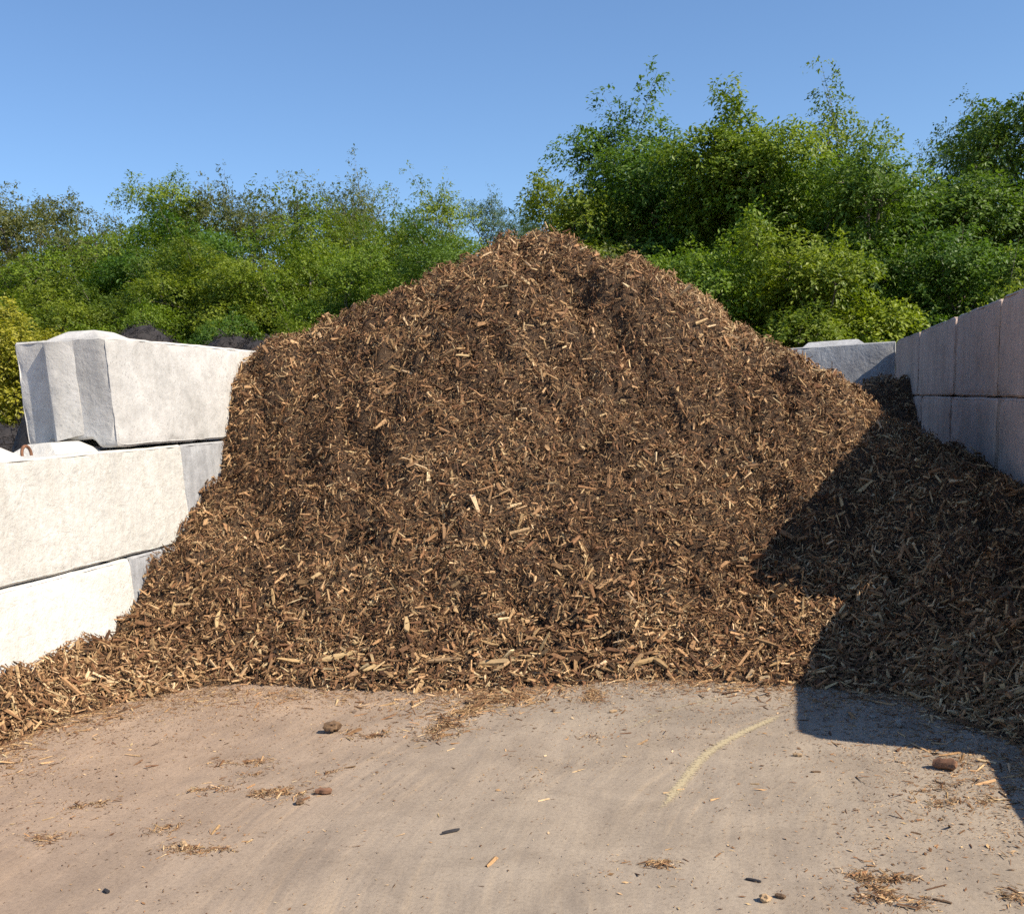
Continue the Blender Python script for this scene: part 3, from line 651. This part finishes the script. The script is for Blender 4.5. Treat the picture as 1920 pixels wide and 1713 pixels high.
def plain(name, a, b_, sc=40, rough=.85):
    mt, nt, nd, lk, b = nmat(name); tc = N(nt, 'ShaderNodeTexCoord'); nn = tex_noise(nt, mapping(nt, tc.outputs['Object'], (.35, 1, 1)), sc, 5, .7)
    r = ramp(nt, nn.outputs[0], [(.35, a), (.68, b_)]); lk.new(r.outputs[0], b.inputs['Base Color']); b.inputs['Roughness'].default_value = rough
    lk.new(bump(nt, nn.outputs[0], .7, .006), b.inputs['Normal']); return mt
M_RED = plain('reddish_wood', (.12, .055, .03), (.30, .155, .085)); M_TAN = plain('tan_wood', (.30, .19, .10), (.50, .35, .20)); M_DARK = plain('dark_wood', (.012, .011, .013), (.045, .04, .042))
M_BRN = plain('brown_fibre', (.07, .04, .022), (.22, .13, .065), 60); M_STONE = plain('stone', (.20, .175, .15), (.34, .30, .26))
solid('wood_chunk', M_RED, (.587, 3.728), (0.0775, 0.0465, 0.0435), math.radians(-22), 1, 'reddish block of split wood on the sunny floor near the stepped shadow', 'wood chunk')
solid('charred_stick', M_DARK, (-1.013, 2.994), (0.0589, 0.015, 0.012), math.radians(38), 2, 'dark slim stick lying in the centre foreground', 'stick')
solid('charred_stick', M_DARK, (-1.911, 2.452), (0.026, 0.015, 0.012), math.radians(-30), 3, 'stubby black stick at the lower left', 'stick')
solid('charred_stick', M_DARK, (-.055, 2.761), (0.0434, 0.0105, 0.009), math.radians(-18), 4, 'thin black stick right of the centre foreground', 'stick')
solid('twig', M_BRN, (.43, 2.70), (0.0465, 0.0083, 0.0075), math.radians(-25), 5, 'brown twig beside the shavings at the bottom edge', 'twig')
solid('wood_chunk', M_TAN, (-.022, 2.645), (0.0298, 0.0255, 0.0195), math.radians(10), 6, 'small tan wood piece at the bottom edge', 'wood chunk', 'lump')
solid('wood_chunk', M_BRN, (.018, 2.668), (0.0279, 0.0165, 0.0135), math.radians(-20), 7, 'small brown wood piece touching the tan one at the bottom edge', 'wood chunk')
solid('bark_piece', M_RED, (-1.583, 3.279), (0.0589, 0.027, 0.0255), math.radians(8), 8, 'knobbly reddish bark piece right of the scattered shavings', 'bark')
solid('clod', M_BRN, (-1.629, 3.176), (0.0279, 0.0285, 0.0225), 0, 9, 'little brown clod below the reddish bark piece', 'clod', 'lump')
solid('clod', M_BRN, (-1.85, 3.985), (0.0651, 0.0562, 0.0525), .4, 10, 'fibrous brown clod on the floor below the pile', 'clod', 'lump')
solid('wood_chunk', M_TAN, (.087, 3.83), (0.0341, 0.0165, 0.015), math.radians(-12), 11, 'tan wood sliver left of the shadow corner on the floor', 'wood chunk')
solid('wood_chunk', M_BRN, (.147, 3.662), (0.0341, 0.0105, 0.0075), math.radians(2), 12, 'flat brown sliver below the shadow corner on the floor', 'wood chunk')
solid('stone', M_STONE, (.49, 4.218), (0.0341, 0.0338, 0.0263), .5, 13, 'stone lying in the shade on the floor', 'stone', 'lump')
solid('stone', M_STONE, (.399, 4.335), (0.0279, 0.0195, 0.0135), .1, 14, 'flat smaller stone in the shade nearer the mulch', 'stone', 'lump')
solid('wood_chunk', M_TAN, (-.682, 4.349), (0.0341, 0.0165, 0.015), .5, 15, 'tan chip lying on the clear floor below the right of the pile', 'wood chunk')
solid('wood_chunk', M_BRN, (-1.36, 4.44), (0.062, 0.0263, 0.021), -.4, 16, 'dark brown wood piece in the shavings tongue', 'wood chunk')
solid('wood_chunk', M_TAN, (-1.855, 2.785), (0.0217, 0.0225, 0.0225), .8, 17, 'pale wood chip sitting on the lower left shavings bar', 'wood chunk', 'lump')
solid('clod', M_BRN, (-.95, 4.35), (0.0186, 0.015, 0.0112), .8, 18, 'tiny brown clod on the floor between two shavings streaks', 'clod', 'lump')
# pale scraped arc on the floor
def strip(name, pts, wid, label, amp):
    pts = np.array(pts, float); t = np.linspace(0, len(pts) - 1, 60); i = np.minimum(t.astype(int), len(pts) - 2); f = t - i
    def cr(p0, p1, p2, p3, f): return .5 * ((2 * p1) + (-p0 + p2) * f + (2 * p0 - 5 * p1 + 4 * p2 - p3) * f ** 2 + (-p0 + 3 * p1 - 3 * p2 + p3) * f ** 3)
    c = np.array([cr(pts[max(a - 1, 0)], pts[a], pts[a + 1], pts[min(a + 2, len(pts) - 1)], ff) for a, ff in zip(i, f)])
    tg = np.gradient(c, axis=0); tg /= np.linalg.norm(tg, axis=1, keepdims=True); nr = np.stack([-tg[:, 1], tg[:, 0]], 1)
    co, cl_ = [], []
    for a in range(60):
        e = min(1, a / 12, (59 - a) / 12)
        for s_ in (-1, -.5, 0, .5, 1):
            co.append((*(c[a] + nr[a] * s_ * wid), .004)); w_ = amp * e * (1 - abs(s_) ** 1.5); cl_.append((w_, w_, w_))
    q = np.array([[a * 5 + s_, (a + 1) * 5 + s_, (a + 1) * 5 + s_ + 1, a * 5 + s_ + 1] for a in range(59) for s_ in range(4)])
    o = link(name, quad_mesh(name, np.array(co), q, np.array(cl_)), None, M_SCRAPE); tag(o, label, kind='structure')
strip('scrape_mark', [(-.40, 3.14), (-.345, 3.34), (-.30, 3.58), (-.238, 3.847), (-.125, 4.086), (.0, 4.288), (.09, 4.40)], .042, 'pale yellow scrape arcing over the floor', .54)
strip('scrape_mark', [(-.62, 4.0), (-.5, 4.3), (-.3, 4.55), (-.05, 4.72)], .02, 'faint thin scrape beside the pile foot', .40)
strip('scrape_mark', [(-.40, 4.35), (-.25, 4.55), (0.05, 4.66)], .02, 'short faint scrape next to the shadow edge', .38)

# ------------------------------------------------------------------ black mulch in the next bay
BX = np.arange(-16, -4.24, .08); BY = np.arange(6.0, 16, .08); bx, by = np.meshgrid(BX, BY, indexing='ij')
def black_h(x, y):
    pl = np.clip((x + 8.0) / 1.2, 0, 1) * np.clip((-4.35 - x) / .35, 0, 1); pl = pl * pl * (3 - 2 * pl)
    z = 2.12 * pl * np.exp(-((y - 9.6) / 1.4) ** 2) + 1.5 * np.exp(-(((x + 9.4) / 2.2) ** 2 + ((y - 11) / 2.0) ** 2)) * (1 - pl) - .06
    return z + .20 * np.exp(-((x + 6.25) / .5) ** 2 - ((y - 9.5) / 1) ** 2) - .16 * np.exp(-((x + 5.6) / .3) ** 2 - ((y - 9.5) / 1) ** 2) + .10 * N1(x, y, 1.9) + .07 * N2(x, y, 4.7) + .05 * N3(x, y, 10.0)
bz = black_h(bx, by); nx, ny = BX.size, BY.size; idx = np.arange(nx * ny).reshape(nx, ny)
q = np.stack([idx[:-1, :-1], idx[1:, :-1], idx[1:, 1:], idx[:-1, 1:]], -1).reshape(-1, 4)
q = q[bz.ravel()[q].max(1) > -.02]; used = np.unique(q); remap = -np.ones(nx * ny, int); remap[used] = np.arange(used.size)
bp = link('black_mulch_pile', quad_mesh('black_mulch_pile', np.stack([bx.ravel(), by.ravel(), np.maximum(bz.ravel(), -.05)], 1)[used], remap[q], smooth=True), None, M_BLACK)
tag(bp, 'heap of black shredded mulch behind the left block wall', 'mulch pile')
K = 30000; r_ = np.random.RandomState(9); x = r_.uniform(-11, -4.3, K * 2); y = r_.uniform(7.0, 12.5, K * 2); z = black_h(x, y); ok = z > .2; x, y, z = x[ok][:K], y[ok][:K], z[ok][:K]; K = len(x)
e = .02; nn_ = np.stack([-(black_h(x + e, y) - z) / e, -(black_h(x, y + e) - z) / e, np.ones(K)], 1); nn_ /= np.linalg.norm(nn_, axis=1, keepdims=True)
uu, n4 = frames(r_, nn_, .55); Lb = np.clip(np.exp(r_.normal(np.log(.06), .5, K)), .03, .30); Wb = np.clip(Lb * r_.uniform(.05, .15, K), .004, .014)
c, q = slivers(r_, np.stack([x, y, z], 1) + nn_ * .02, uu, n4, Lb, Wb, Wb * .6)
tb_ = np.repeat(np.array([[.028, .024, .024]]) * r_.uniform(.4, 2.0, (K, 1)), 6, 0)
o = link('loose_mulch', quad_mesh('loose_mulch', c, q, tb_), bp, M_CHIP); tag(o, kind='stuff')

# ------------------------------------------------------------------ trees
def tube(bm, pts, radii, seg=6):
    prev = None
    for i, p in enumerate(pts):
        t = (pts[min(i + 1, len(pts) - 1)] - pts[max(i - 1, 0)]).normalized()
        a = t.orthogonal().normalized(); b_ = t.cross(a)
        ring = [bm.verts.new(p + (a * math.cos(k * 2 * math.pi / seg) + b_ * math.sin(k * 2 * math.pi / seg)) * radii[i]) for k in range(seg)]
        if prev:
            # keep rings aligned
            off = min(range(seg), key=lambda o_: (ring[o_].co - prev[0].co).length)
            ring = ring[off:] + ring[:off]
            for k in range(seg): bm.faces.new((prev[k], prev[(k + 1) % seg], ring[(k + 1) % seg], ring[k]))
        prev = ring
def leaf_cloud(r_, org, dirs, leaf, per, droop, spread, tint0):
    """sprays: each org/dir gets `per` leaves along a short drooping twig"""
    k = len(org); s = np.linspace(.1, 1, per)[None, :, None]
    Ls = (leaf * per * .30) * r_.uniform(.7, 1.3, (k, 1, 1))
    p = org[:, None] + dirs[:, None] * s * Ls + np.array([0, 0, -1.0]) * (s ** 2) * Ls * droop
    p = p + r_.normal(0, leaf * .38, p.shape); p = p.reshape(-1, 3); m_ = len(p)
    d = np.repeat(dirs, per, 0); side = np.cross(d, np.array([0, 0, 1.0])) + 1e-3; side /= np.linalg.norm(side, axis=1, keepdims=True)
    sg = np.where(np.arange(m_) % 2, 1., -1.)[:, None]
    u_ = d * r_.uniform(.2, 1, (m_, 1)) + side * sg * spread * r_.uniform(.4, 1.2, (m_, 1)) + np.array([0, 0, -1.]) * r_.uniform(.0, .9, (m_, 1)) + r_.normal(0, .25, (m_, 3))
    u_ /= np.linalg.norm(u_, axis=1, keepdims=True)
    up_ = np.array([0, 0, 1.]) + d * .75 + r_.normal(0, .30, (m_, 3)); v = np.cross(up_, u_); v /= np.linalg.norm(v, axis=1, keepdims=True) + 1e-9
    w = np.cross(u_, v)
    l = leaf * r_.uniform(.65, 1.3, (m_, 1)); wd = l * r_.uniform(.20, .33, (m_, 1))
    c = np.stack([p, p + u_ * l * .45 + v * wd + w * wd * .35, p + u_ * l, p + u_ * l * .45 - v * wd + w * wd * .35], 1).reshape(-1, 3)
    tt = np.clip(np.repeat(tint0, per) + r_.normal(0, .18, m_), 0, 1)
    return c, np.repeat(tt, 4)
def tree_mesh(sd, H, R, leaf, nspray, per=9, low=.12, shape='round', droop=.45, open_=0.0, nlimb=13, trunk_r=None, tops=None, shoots=3, cl=1.25):
    r_ = np.random.RandomState(sd); bm = bmesh.new(); tr = trunk_r or H * .016
    lean = Vector((r_.uniform(-.06, .06), r_.uniform(-.06, .06), 1))
    tp = [Vector((0, 0, -.1))] + [Vector((lean.x * H * t + r_.normal(0, .015) * H, lean.y * H * t + r_.normal(0, .015) * H, H * t)) for t in np.linspace(.12, .93, 8)]
    tube(bm, tp, [tr * (1.25 - 1.15 * i / 8) for i in range(9)], 8)
    def trunk_at(t):
        f = np.clip(t / .93, 0, 1) * 8; i = min(int(f), 7); return tp[i].lerp(tp[i + 1], f - i)
    clumps = []
    def rad(t):
        if shape == 'cone': return R * (0.35 + .65 * max(0, 1 - t) ** .7)
        if shape == 'column': return R * (.55 + .45 * math.sin(math.pi * min(1, max(0, t))))
        return R * max(.18, math.sin(math.pi * min(.97, .12 + .80 * t)) ** .75)
    for k in range(nlimb):
        t = low + (1 - low) * ((k + r_.uniform(.1, .9)) / nlimb); az = k * 2.4 + r_.uniform(-.5, .5); rr = rad((t - low) / (1 - low)) * r_.uniform(.72, 1.1)
        st = trunk_at(max(.08, t * .72)); en = trunk_at(min(t, .93)) + Vector((math.cos(az) * rr, math.sin(az) * rr, H * r_.uniform(.0, .06)))
        en.z = max(en.z, H * low * .8); mid = st.lerp(en, .5) + Vector((r_.normal(0, .03) * H, r_.normal(0, .03) * H, H * .035))
        tube(bm, [st, st.lerp(mid, .55), mid, mid.lerp(en, .5) + Vector((0, 0, .02 * H)), en], [tr * .42, tr * .34, tr * .26, tr * .17, tr * .07], 5)
        clumps.append((en, H * cl * r_.uniform(.06, .10)))
        for j in range(5):
            f = r_.uniform(.30, 1.0); b0 = (st.lerp(mid, f * 2) if f < .5 else mid.lerp(en, f * 2 - 1)); dd = Vector(r_.normal(0, 1, 3)); dd.z = abs(dd.z) * .5 + .05; dd.normalize()
            b1 = b0 + dd * R * r_.uniform(.22, .48); tube(bm, [b0, b0.lerp(b1, .55) + Vector((0, 0, .01 * H)), b1], [tr * .16, tr * .10, tr * .035], 4); clumps.append((b1, H * cl * r_.uniform(.04, .075)))
    for (dx_, dy_, z0, hh_) in (tops or [(0, 0, .93, .07)]):
        b0 = trunk_at(.8); b1 = Vector((tp[-1].x + dx_ * R, tp[-1].y + dy_ * R, H * z0)); tube(bm, [b0, b0.lerp(b1, .5) + Vector((dx_ * .1 * R, 0, 0)), b1], [tr * .3, tr * .2, tr * .05], 5)
        for j in range(4): clumps.append((b0.lerp(b1, .4 + .2 * j) + Vector(r_.normal(0, .03 * R, 3)), H * hh_ * (1.0 - .14 * j)))
    ups = sorted(clumps, key=lambda c_: -c_[0].z + r_.uniform(0, .25) * H)[:shoots]
    for c0, cr0 in ups:
        b1 = c0 + Vector((r_.normal(0, .05) * H, r_.normal(0, .05) * H, H * r_.uniform(.09, .20))); tube(bm, [c0, c0.lerp(b1, .5), b1], [tr * .10, tr * .07, tr * .02], 4)
        for j in range(4): clumps.append((c0.lerp(b1, .3 + .23 * j), H * (.042 - .008 * j)))
    me = bpy.data.meshes.new('trunk'); bm.to_mesh(me); bm.free(); me.materials.append(M_BARK)
    for p in me.polygons: p.use_smooth = True
    wts = np.array([c_[1] ** 1.7 for c_ in clumps]); wts /= wts.sum(); ci = r_.choice(len(clumps), nspray, p=wts)
    cen = np.array([c_[0] for c_ in clumps])[ci]; cr_ = np.array([c_[1] for c_ in clumps])[ci][:, None]
    dv = r_.normal(size=(nspray, 3)); dv /= np.linalg.norm(dv, axis=1, keepdims=True); dv[:, 2] = np.where(r_.rand(nspray) < .72, np.abs(dv[:, 2]), dv[:, 2]); ra = np.where(r_.rand(nspray, 1) < .7, r_.uniform(.72, 1.05, (nspray, 1)), r_.rand(nspray, 1) ** (.5 + open_))
    org = cen + dv * ra * cr_ * np.array([1.35, 1.35, .85]); axis = np.array([tp[4].x, tp[4].y, 0])
    out = org - axis; out[:, 2] = 0; out /= np.linalg.norm(out, axis=1, keepdims=True) + 1e-6
    dirs = out * .6 + dv * .8 + np.array([0, 0, .25]); dirs /= np.linalg.norm(dirs, axis=1, keepdims=True)
    org[:, 2] = np.maximum(org[:, 2], .15)
    base_t = np.clip(.5 + r_.normal(0, .20, len(clumps)), 0, 1)[ci]
    c, t = leaf_cloud(r_, org, dirs, leaf, per, droop, .8, base_t)
    ni = nspray // 7; cc = np.array([c_[0] for c_ in clumps]); cc = cc[cc[:, 2] < .72 * cc[:, 2].max()]; io = cc[r_.randint(len(cc), size=ni)] * np.array([.62, .62, .97]) + r_.normal(0, .04 * H, (ni, 3)) ; io[:, 2] = np.maximum(io[:, 2], .2)
    idr = r_.normal(size=(ni, 3)); idr /= np.linalg.norm(idr, axis=1, keepdims=True)
    c2_, t2_ = leaf_cloud(r_, io, idr, leaf * 1.45, per, .3, .8, np.full(ni, .3)); c = np.concatenate([c, c2_]); t = np.concatenate([t, t2_])
    zs = H / np.percentile(c[:, 2], 99.96); xs = R * 1.08 / np.percentile(np.hypot(c[:, 0], c[:, 1]), 97)
    c = c * np.array([xs, xs, zs])
    tv = np.empty(len(me.vertices) * 3, np.float32); me.vertices.foreach_get('co', tv); tv = tv.reshape(-1, 3) * np.array([xs, xs, zs]) ; me.vertices.foreach_set('co', tv.astype(np.float32).ravel())
    cm = quad_mesh('crown', c, np.arange(len(c)).reshape(-1, 4), np.stack([t, t, t], 1))
    return me, cm
def place_tree(meshes, loc, label, mat, rz=0.0, s=(1, 1, 1), group='trees beyond the yard', name='tree'):
    o = bpy.data.objects.new(name, None); col.objects.link(o); o.empty_display_size = .3
    o.location = loc; o.rotation_euler = (0, 0, rz); o.scale = s; tag(o, label, 'tree' if name != 'shrub' else 'shrub', group)
    t = link('trunk', meshes[0], o); c = link('crown', meshes[1], o)
    if not meshes[1].materials: meshes[1].materials.append(mat)
    c.material_slots[0].link = 'OBJECT'; c.material_slots[0].material = mat
    return o
# near trees behind the right of the pile
place_tree(tree_mesh(1, 6.8, 1.7, 0.090, 6315, 9, .10, 'round', .5, tops=[(0, 0, 1.0, .085), (-.42, 0, .95, .075), (.40, 0, .92, .075)]), (-2.35, 20, 0), 'tall leafy tree with a broad bushy top behind the pile', M_LEAF_D, group=None)
TB_ = tree_mesh(2, 5.3, 1.35, 0.088, 3200, 9, .08, 'round', .5)
place_tree(TB_, (-3.35, 19.2, 0), 'lower yellowish tree at the left flank of the big clump', M_LEAF, group=None)
place_tree(tree_mesh(3, 6.0, 1.35, 0.094, 6081, 9, .08, 'cone', .55, tops=[(0, 0, 1.0, .08), (-.35, .1, .97, .07), (.25, 0, .93, .07)]), (-.45, 18, 0), 'pointed twin-topped tree in the middle of the big clump', M_LEAF, group=None)
place_tree(tree_mesh(4, 6.6, 1.1, 0.088, 3322, 9, .12, 'column', .6, .25, tops=[(-.15, 0, 1.0, .055), (.35, 0, .97, .06), (-.45, 0, .88, .05)]), (.95, 19.2, 0), 'airy tree with sparse wispy top shoots against the sky', M_LEAF, group=None)
T5a = tree_mesh(5, 4.75, 1.3, 0.083, 3692, 9, .05, 'round', .5)
place_tree(T5a, (1.55, 17.2, 0), 'rounded tree right of the wispy one', M_LEAF_D, group=None)
T6a = tree_mesh(6, 3.7, 1.25, 0.080, 3692, 9, .03, 'round', .6)
place_tree(T6a, (.45, 15.8, 0), 'bright drooping bushy tree right behind the back wall', M_LEAF, group=None)
place_tree(T6a, (-.95, 16.2, 0), 'bright bushy tree showing over the right slope of the pile', M_LEAF, 2.4, (.93, .93, 1.05), None)
place_tree(T6a, (-2.3, 17.0, 0), 'olive green bushy tree just right of the pile peak', M_LEAF_O, 4.3, (1, 1, 1.05), None)
place_tree(TB_, (-1.35, 20.8, 0), 'tree filling the dip between the two tallest bushy tops', M_LEAF_D, 1.9, (1.1, 1.1, 1.0), None)
place_tree(TB_, (.35, 20.9, 0), 'tree behind the wispy shoots and the pointed top', M_LEAF, 4.1, (1.05, 1.05, .98), None)
place_tree(TB_, (-2.75, 18.3, 0), 'leafy tree low in the clump, directly right of the peak', M_LEAF, 3.0, (.95, .95, .80), None)
place_tree(TB_, (2.35, 20.5, 0), 'tree low in the notch right of the wispy one', M_LEAF_D, 5.2, (1.1, 1.1, .92), None)
for x_, y_, sc_, rz_, mt_, lb_ in (
    (-1.75, 19.0, (1.15, 1.15, 1.12), .7, M_LEAF_D, 'full tree between the broad bushy top and the pointed one'),
    (.15, 18.6, (1.1, 1.1, 1.06), 2.9, M_LEAF, 'full tree right of the pointed top, below the wispy shoots'),
    (-.7, 21.8, (1.2, 1.2, 1.22), 4.8, M_LEAF_D, 'tree at the back of the big clump, behind the pointed top'),
    (1.5, 21.6, (1.2, 1.2, 1.10), 1.1, M_LEAF_D, 'tree at the back of the clump, right of the wispy shoots'),
    (2.6, 19.0, (1.15, 1.15, .98), 3.6, M_LEAF_D, 'leafy tree in front of the hazy blue-green one'),
    (-2.95, 20.8, (1.05, 1.05, 1.12), 5.5, M_LEAF, 'leafy tree at the upper left shoulder of the big clump')):
    place_tree(T5a, (x_, y_, 0), lb_, mt_, rz_, sc_, None)
E_ = tree_mesh(9, 6.9, 1.7, 0.088, 3692, 9, .10, 'column', .3, .1)
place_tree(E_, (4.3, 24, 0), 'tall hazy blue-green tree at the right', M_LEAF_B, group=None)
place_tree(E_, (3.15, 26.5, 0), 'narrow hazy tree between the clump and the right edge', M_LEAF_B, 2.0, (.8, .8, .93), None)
place_tree(T5a, (4.35, 19.8, 0), 'dark tree cut off by the right picture edge', M_LEAF_D, 1.7, (1.2, 1.2, 1.26), None)
G_ = tree_mesh(11, 3.6, 1.25, 0.080, 3200, 9, .03, 'round', .5)
place_tree(G_, (2.75, 17.0, 0), 'shaded low tree above the right block wall', M_LEAF_D, group=None)
place_tree(G_, (3.9, 16.5, 0), 'low dark tree at the right edge above the wall', M_LEAF_D, 2.2, (1, 1, .95), None)
place_tree(tree_mesh(12, 2.62, .5, 0.074, 295, 7, .3, 'round', .6), (2.52, 11.9, 0), 'leafy sapling poking in at the right edge over the wall', M_LEAF, group=None, name='shrub')
# wood on the left
T1 = tree_mesh(21, 10, 3.0, 0.120, 5372, 9, .12, 'round', .3, shoots=3, cl=1.4); T2 = tree_mesh(22, 10, 2.6, 0.120, 4860, 9, .10, 'column', .3, shoots=3, cl=1.4)
T3_ = tree_mesh(23, 10, 2.9, 0.120, 3837, 8, .2, 'round', .2, .15, 16, shoots=3, cl=1.4); T4 = tree_mesh(24, 10, 2.8, 0.132, 3600, 9, .08, 'cone', .35, shoots=3, cl=1.4); T5 = tree_mesh(25, 6, 2.3, 0.092, 5117, 9, .04, 'round', .4, shoots=3, cl=1.4)
def lt(ms, base, x, y, h, rz, mat, label, wide=1.0):
    s = .96 * h / base; place_tree(ms, (x, y, 0), label, mat, rz, (s * wide, s * wide, s))
GRP = 'wood edge on the left'
LT = [
 (T1, 10, -28.6, 38, 11.3, .3, M_LEAF_O, 'tall olive tree at the far left of the skyline', 1.0),
 (T3_, 10, -25.6, 37, 10.6, 1.3, M_LEAF_O, 'olive tree second from the left on the skyline', .9),
 (T1, 10, -31.0, 46, 11.2, 2.1, M_LEAF_D, 'dark round-topped tree in the skyline dip at left', .8),
 (T2, 10, -27.0, 46, 10.6, .6, M_LEAF_D, 'distant green tree in the low gap of the left skyline', .9),
 (T1, 10, -21.3, 36, 10.4, 4.0, M_LEAF, 'broad tree left of the skyline middle', .95),
 (T2, 10, -18.6, 36.5, 10.2, 2.0, M_LEAF_O, 'dome-shaped olive tree beside the airy brown-twigged one', .9),
 (T3_, 10, -18.9, 41, 11.7, 3.3, M_LEAF_O, 'airy tree with open brownish crown standing above the left wood', .95),
 (T3_, 10, -16.3, 41.5, 11.5, 5.1, M_LEAF_O, 'airy olive tree right of the tallest open crown', .85),
 (T2, 10, -13.8, 36, 9.0, 1.0, M_LEAF, 'green tree where the left skyline dips', .95),
 (T4, 10, -12.2, 34, 8.6, 5.6, M_LEAF_D, 'pointed green tree left of the centre skyline', .8),
 (T4, 10, -9.7, 32, 8.7, 4.4, M_LEAF, 'upright bright green tree peaking left of the pile top', .85),
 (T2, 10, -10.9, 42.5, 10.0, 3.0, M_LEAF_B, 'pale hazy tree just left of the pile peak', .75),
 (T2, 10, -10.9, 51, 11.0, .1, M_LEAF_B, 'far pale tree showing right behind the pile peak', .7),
 (T5, 6, -24.0, 31, 7.9, 2.2, M_LEAF, 'mid-height leafy tree at the left picture edge', 1.1),
 (T5, 6, -20.6, 28.5, 6.3, .2, M_LEAF, 'mid-height tree above the yellow shrub', 1.2),
 (T5, 6, -17.4, 29, 7.2, 1.2, M_LEAF_D, 'deep green tree in the lower left wood', 1.0),
 (T5, 6, -14.9, 28, 6.9, 5.0, M_LEAF, 'leafy tree in the middle of the left wood', 1.1),
 (T5, 6, -12.4, 27.5, 6.6, 3.4, M_LEAF, 'leafy tree of the left wood, right of its middle', 1.0),
 (T5, 6, -10.4, 26, 5.9, .9, M_LEAF, 'bright tree of the left wood nearest the pile slope', .95),
 (T5, 6, -8.0, 27, 6.6, 4.2, M_LEAF_D, 'dark green tree directly behind the left pile slope', 1.0),
 (T5, 6, -6.2, 25, 5.6, 2.7, M_LEAF, 'green tree behind the left of the pile peak', 1.0),
 (T5, 6, -15.8, 24.5, 4.9, 2.9, M_LEAF, 'low bright tree behind the black mulch', 1.1),
 (T5, 6, -12.6, 22.5, 4.1, 1.9, M_LEAF_D, 'low dark tree above the left block', 1.1),
 (T5, 6, -9.4, 20.5, 3.7, 3.9, M_LEAF, 'low bright bush touching the left pile slope', .9),
 (T5, 6, -26.8, 34, 8.6, 3.1, M_LEAF_O, 'full olive tree at the left edge under the skyline', 1.15),
 (T5, 6, -22.2, 33, 8.6, 1.6, M_LEAF, 'full tree below the dip in the left skyline', 1.15),
 (T5, 6, -18.0, 33, 8.8, 4.9, M_LEAF_D, 'full dark tree under the airy olive crowns', 1.15),
 (T5, 6, -14.6, 32.5, 8.2, .4, M_LEAF, 'full tree under the right airy olive crown', 1.15),
 (T5, 6, -11.4, 31, 7.2, 2.5, M_LEAF, 'full tree under the pointed green one, left of the peak', 1.1),
 (T5, 6, -19.2, 24.5, 4.6, 4.6, M_LEAF, 'low tree behind the yellow shrub', 1.2),
 (T5, 6, -6.9, 19.5, 3.6, 5.2, M_LEAF_D, 'dark low bush hidden half by the pile slope', 1.0),
]
for a in LT: lt(*a)
place_tree(tree_mesh(31, 3.7, 1.35, .085, 3200, 9, .04, 'round', .4), (-13.25, 16.6, 0), 'yellow-green shrub at the left picture edge above the blocks', M_LEAF_Y, group=None, name='shrub')
place_tree(G_, (-12.0, 19.2, 0), 'green shrub beside the yellow one at the left', M_LEAF, 1.0, (1, 1, .85), None, 'shrub')
# solid depth of the wood behind
r_ = np.random.RandomState(55); k = 7500; x = r_.uniform(-58, 22, k); y = 49 + r_.uniform(0, 9, k)
tt_ = np.clip((-14 - x) / 6, 0, 1); hmax = 7.6 + 4.4 * tt_ * tt_ * (3 - 2 * tt_) + 1.1 * N1(x, y * 0, .31) + .5 * N2(x, y * 0, 1.1)
org = np.stack([x, y, r_.rand(k) ** .65 * hmax], 1); dv = r_.normal(size=(k, 3)); dv[:, 1] -= .6; dv /= np.linalg.norm(dv, axis=1, keepdims=True)
c, t = leaf_cloud(r_, org, dv, .25, 7, .4, .8, np.full(k, .4)); o = link('far_wood', quad_mesh('far_wood', c, np.arange(len(c)).reshape(-1, 4), np.stack([t, t, t], 1)), None, M_LEAF_D)
tag(o, 'dense green depth of the wood behind the trees', 'woodland', None, 'stuff')
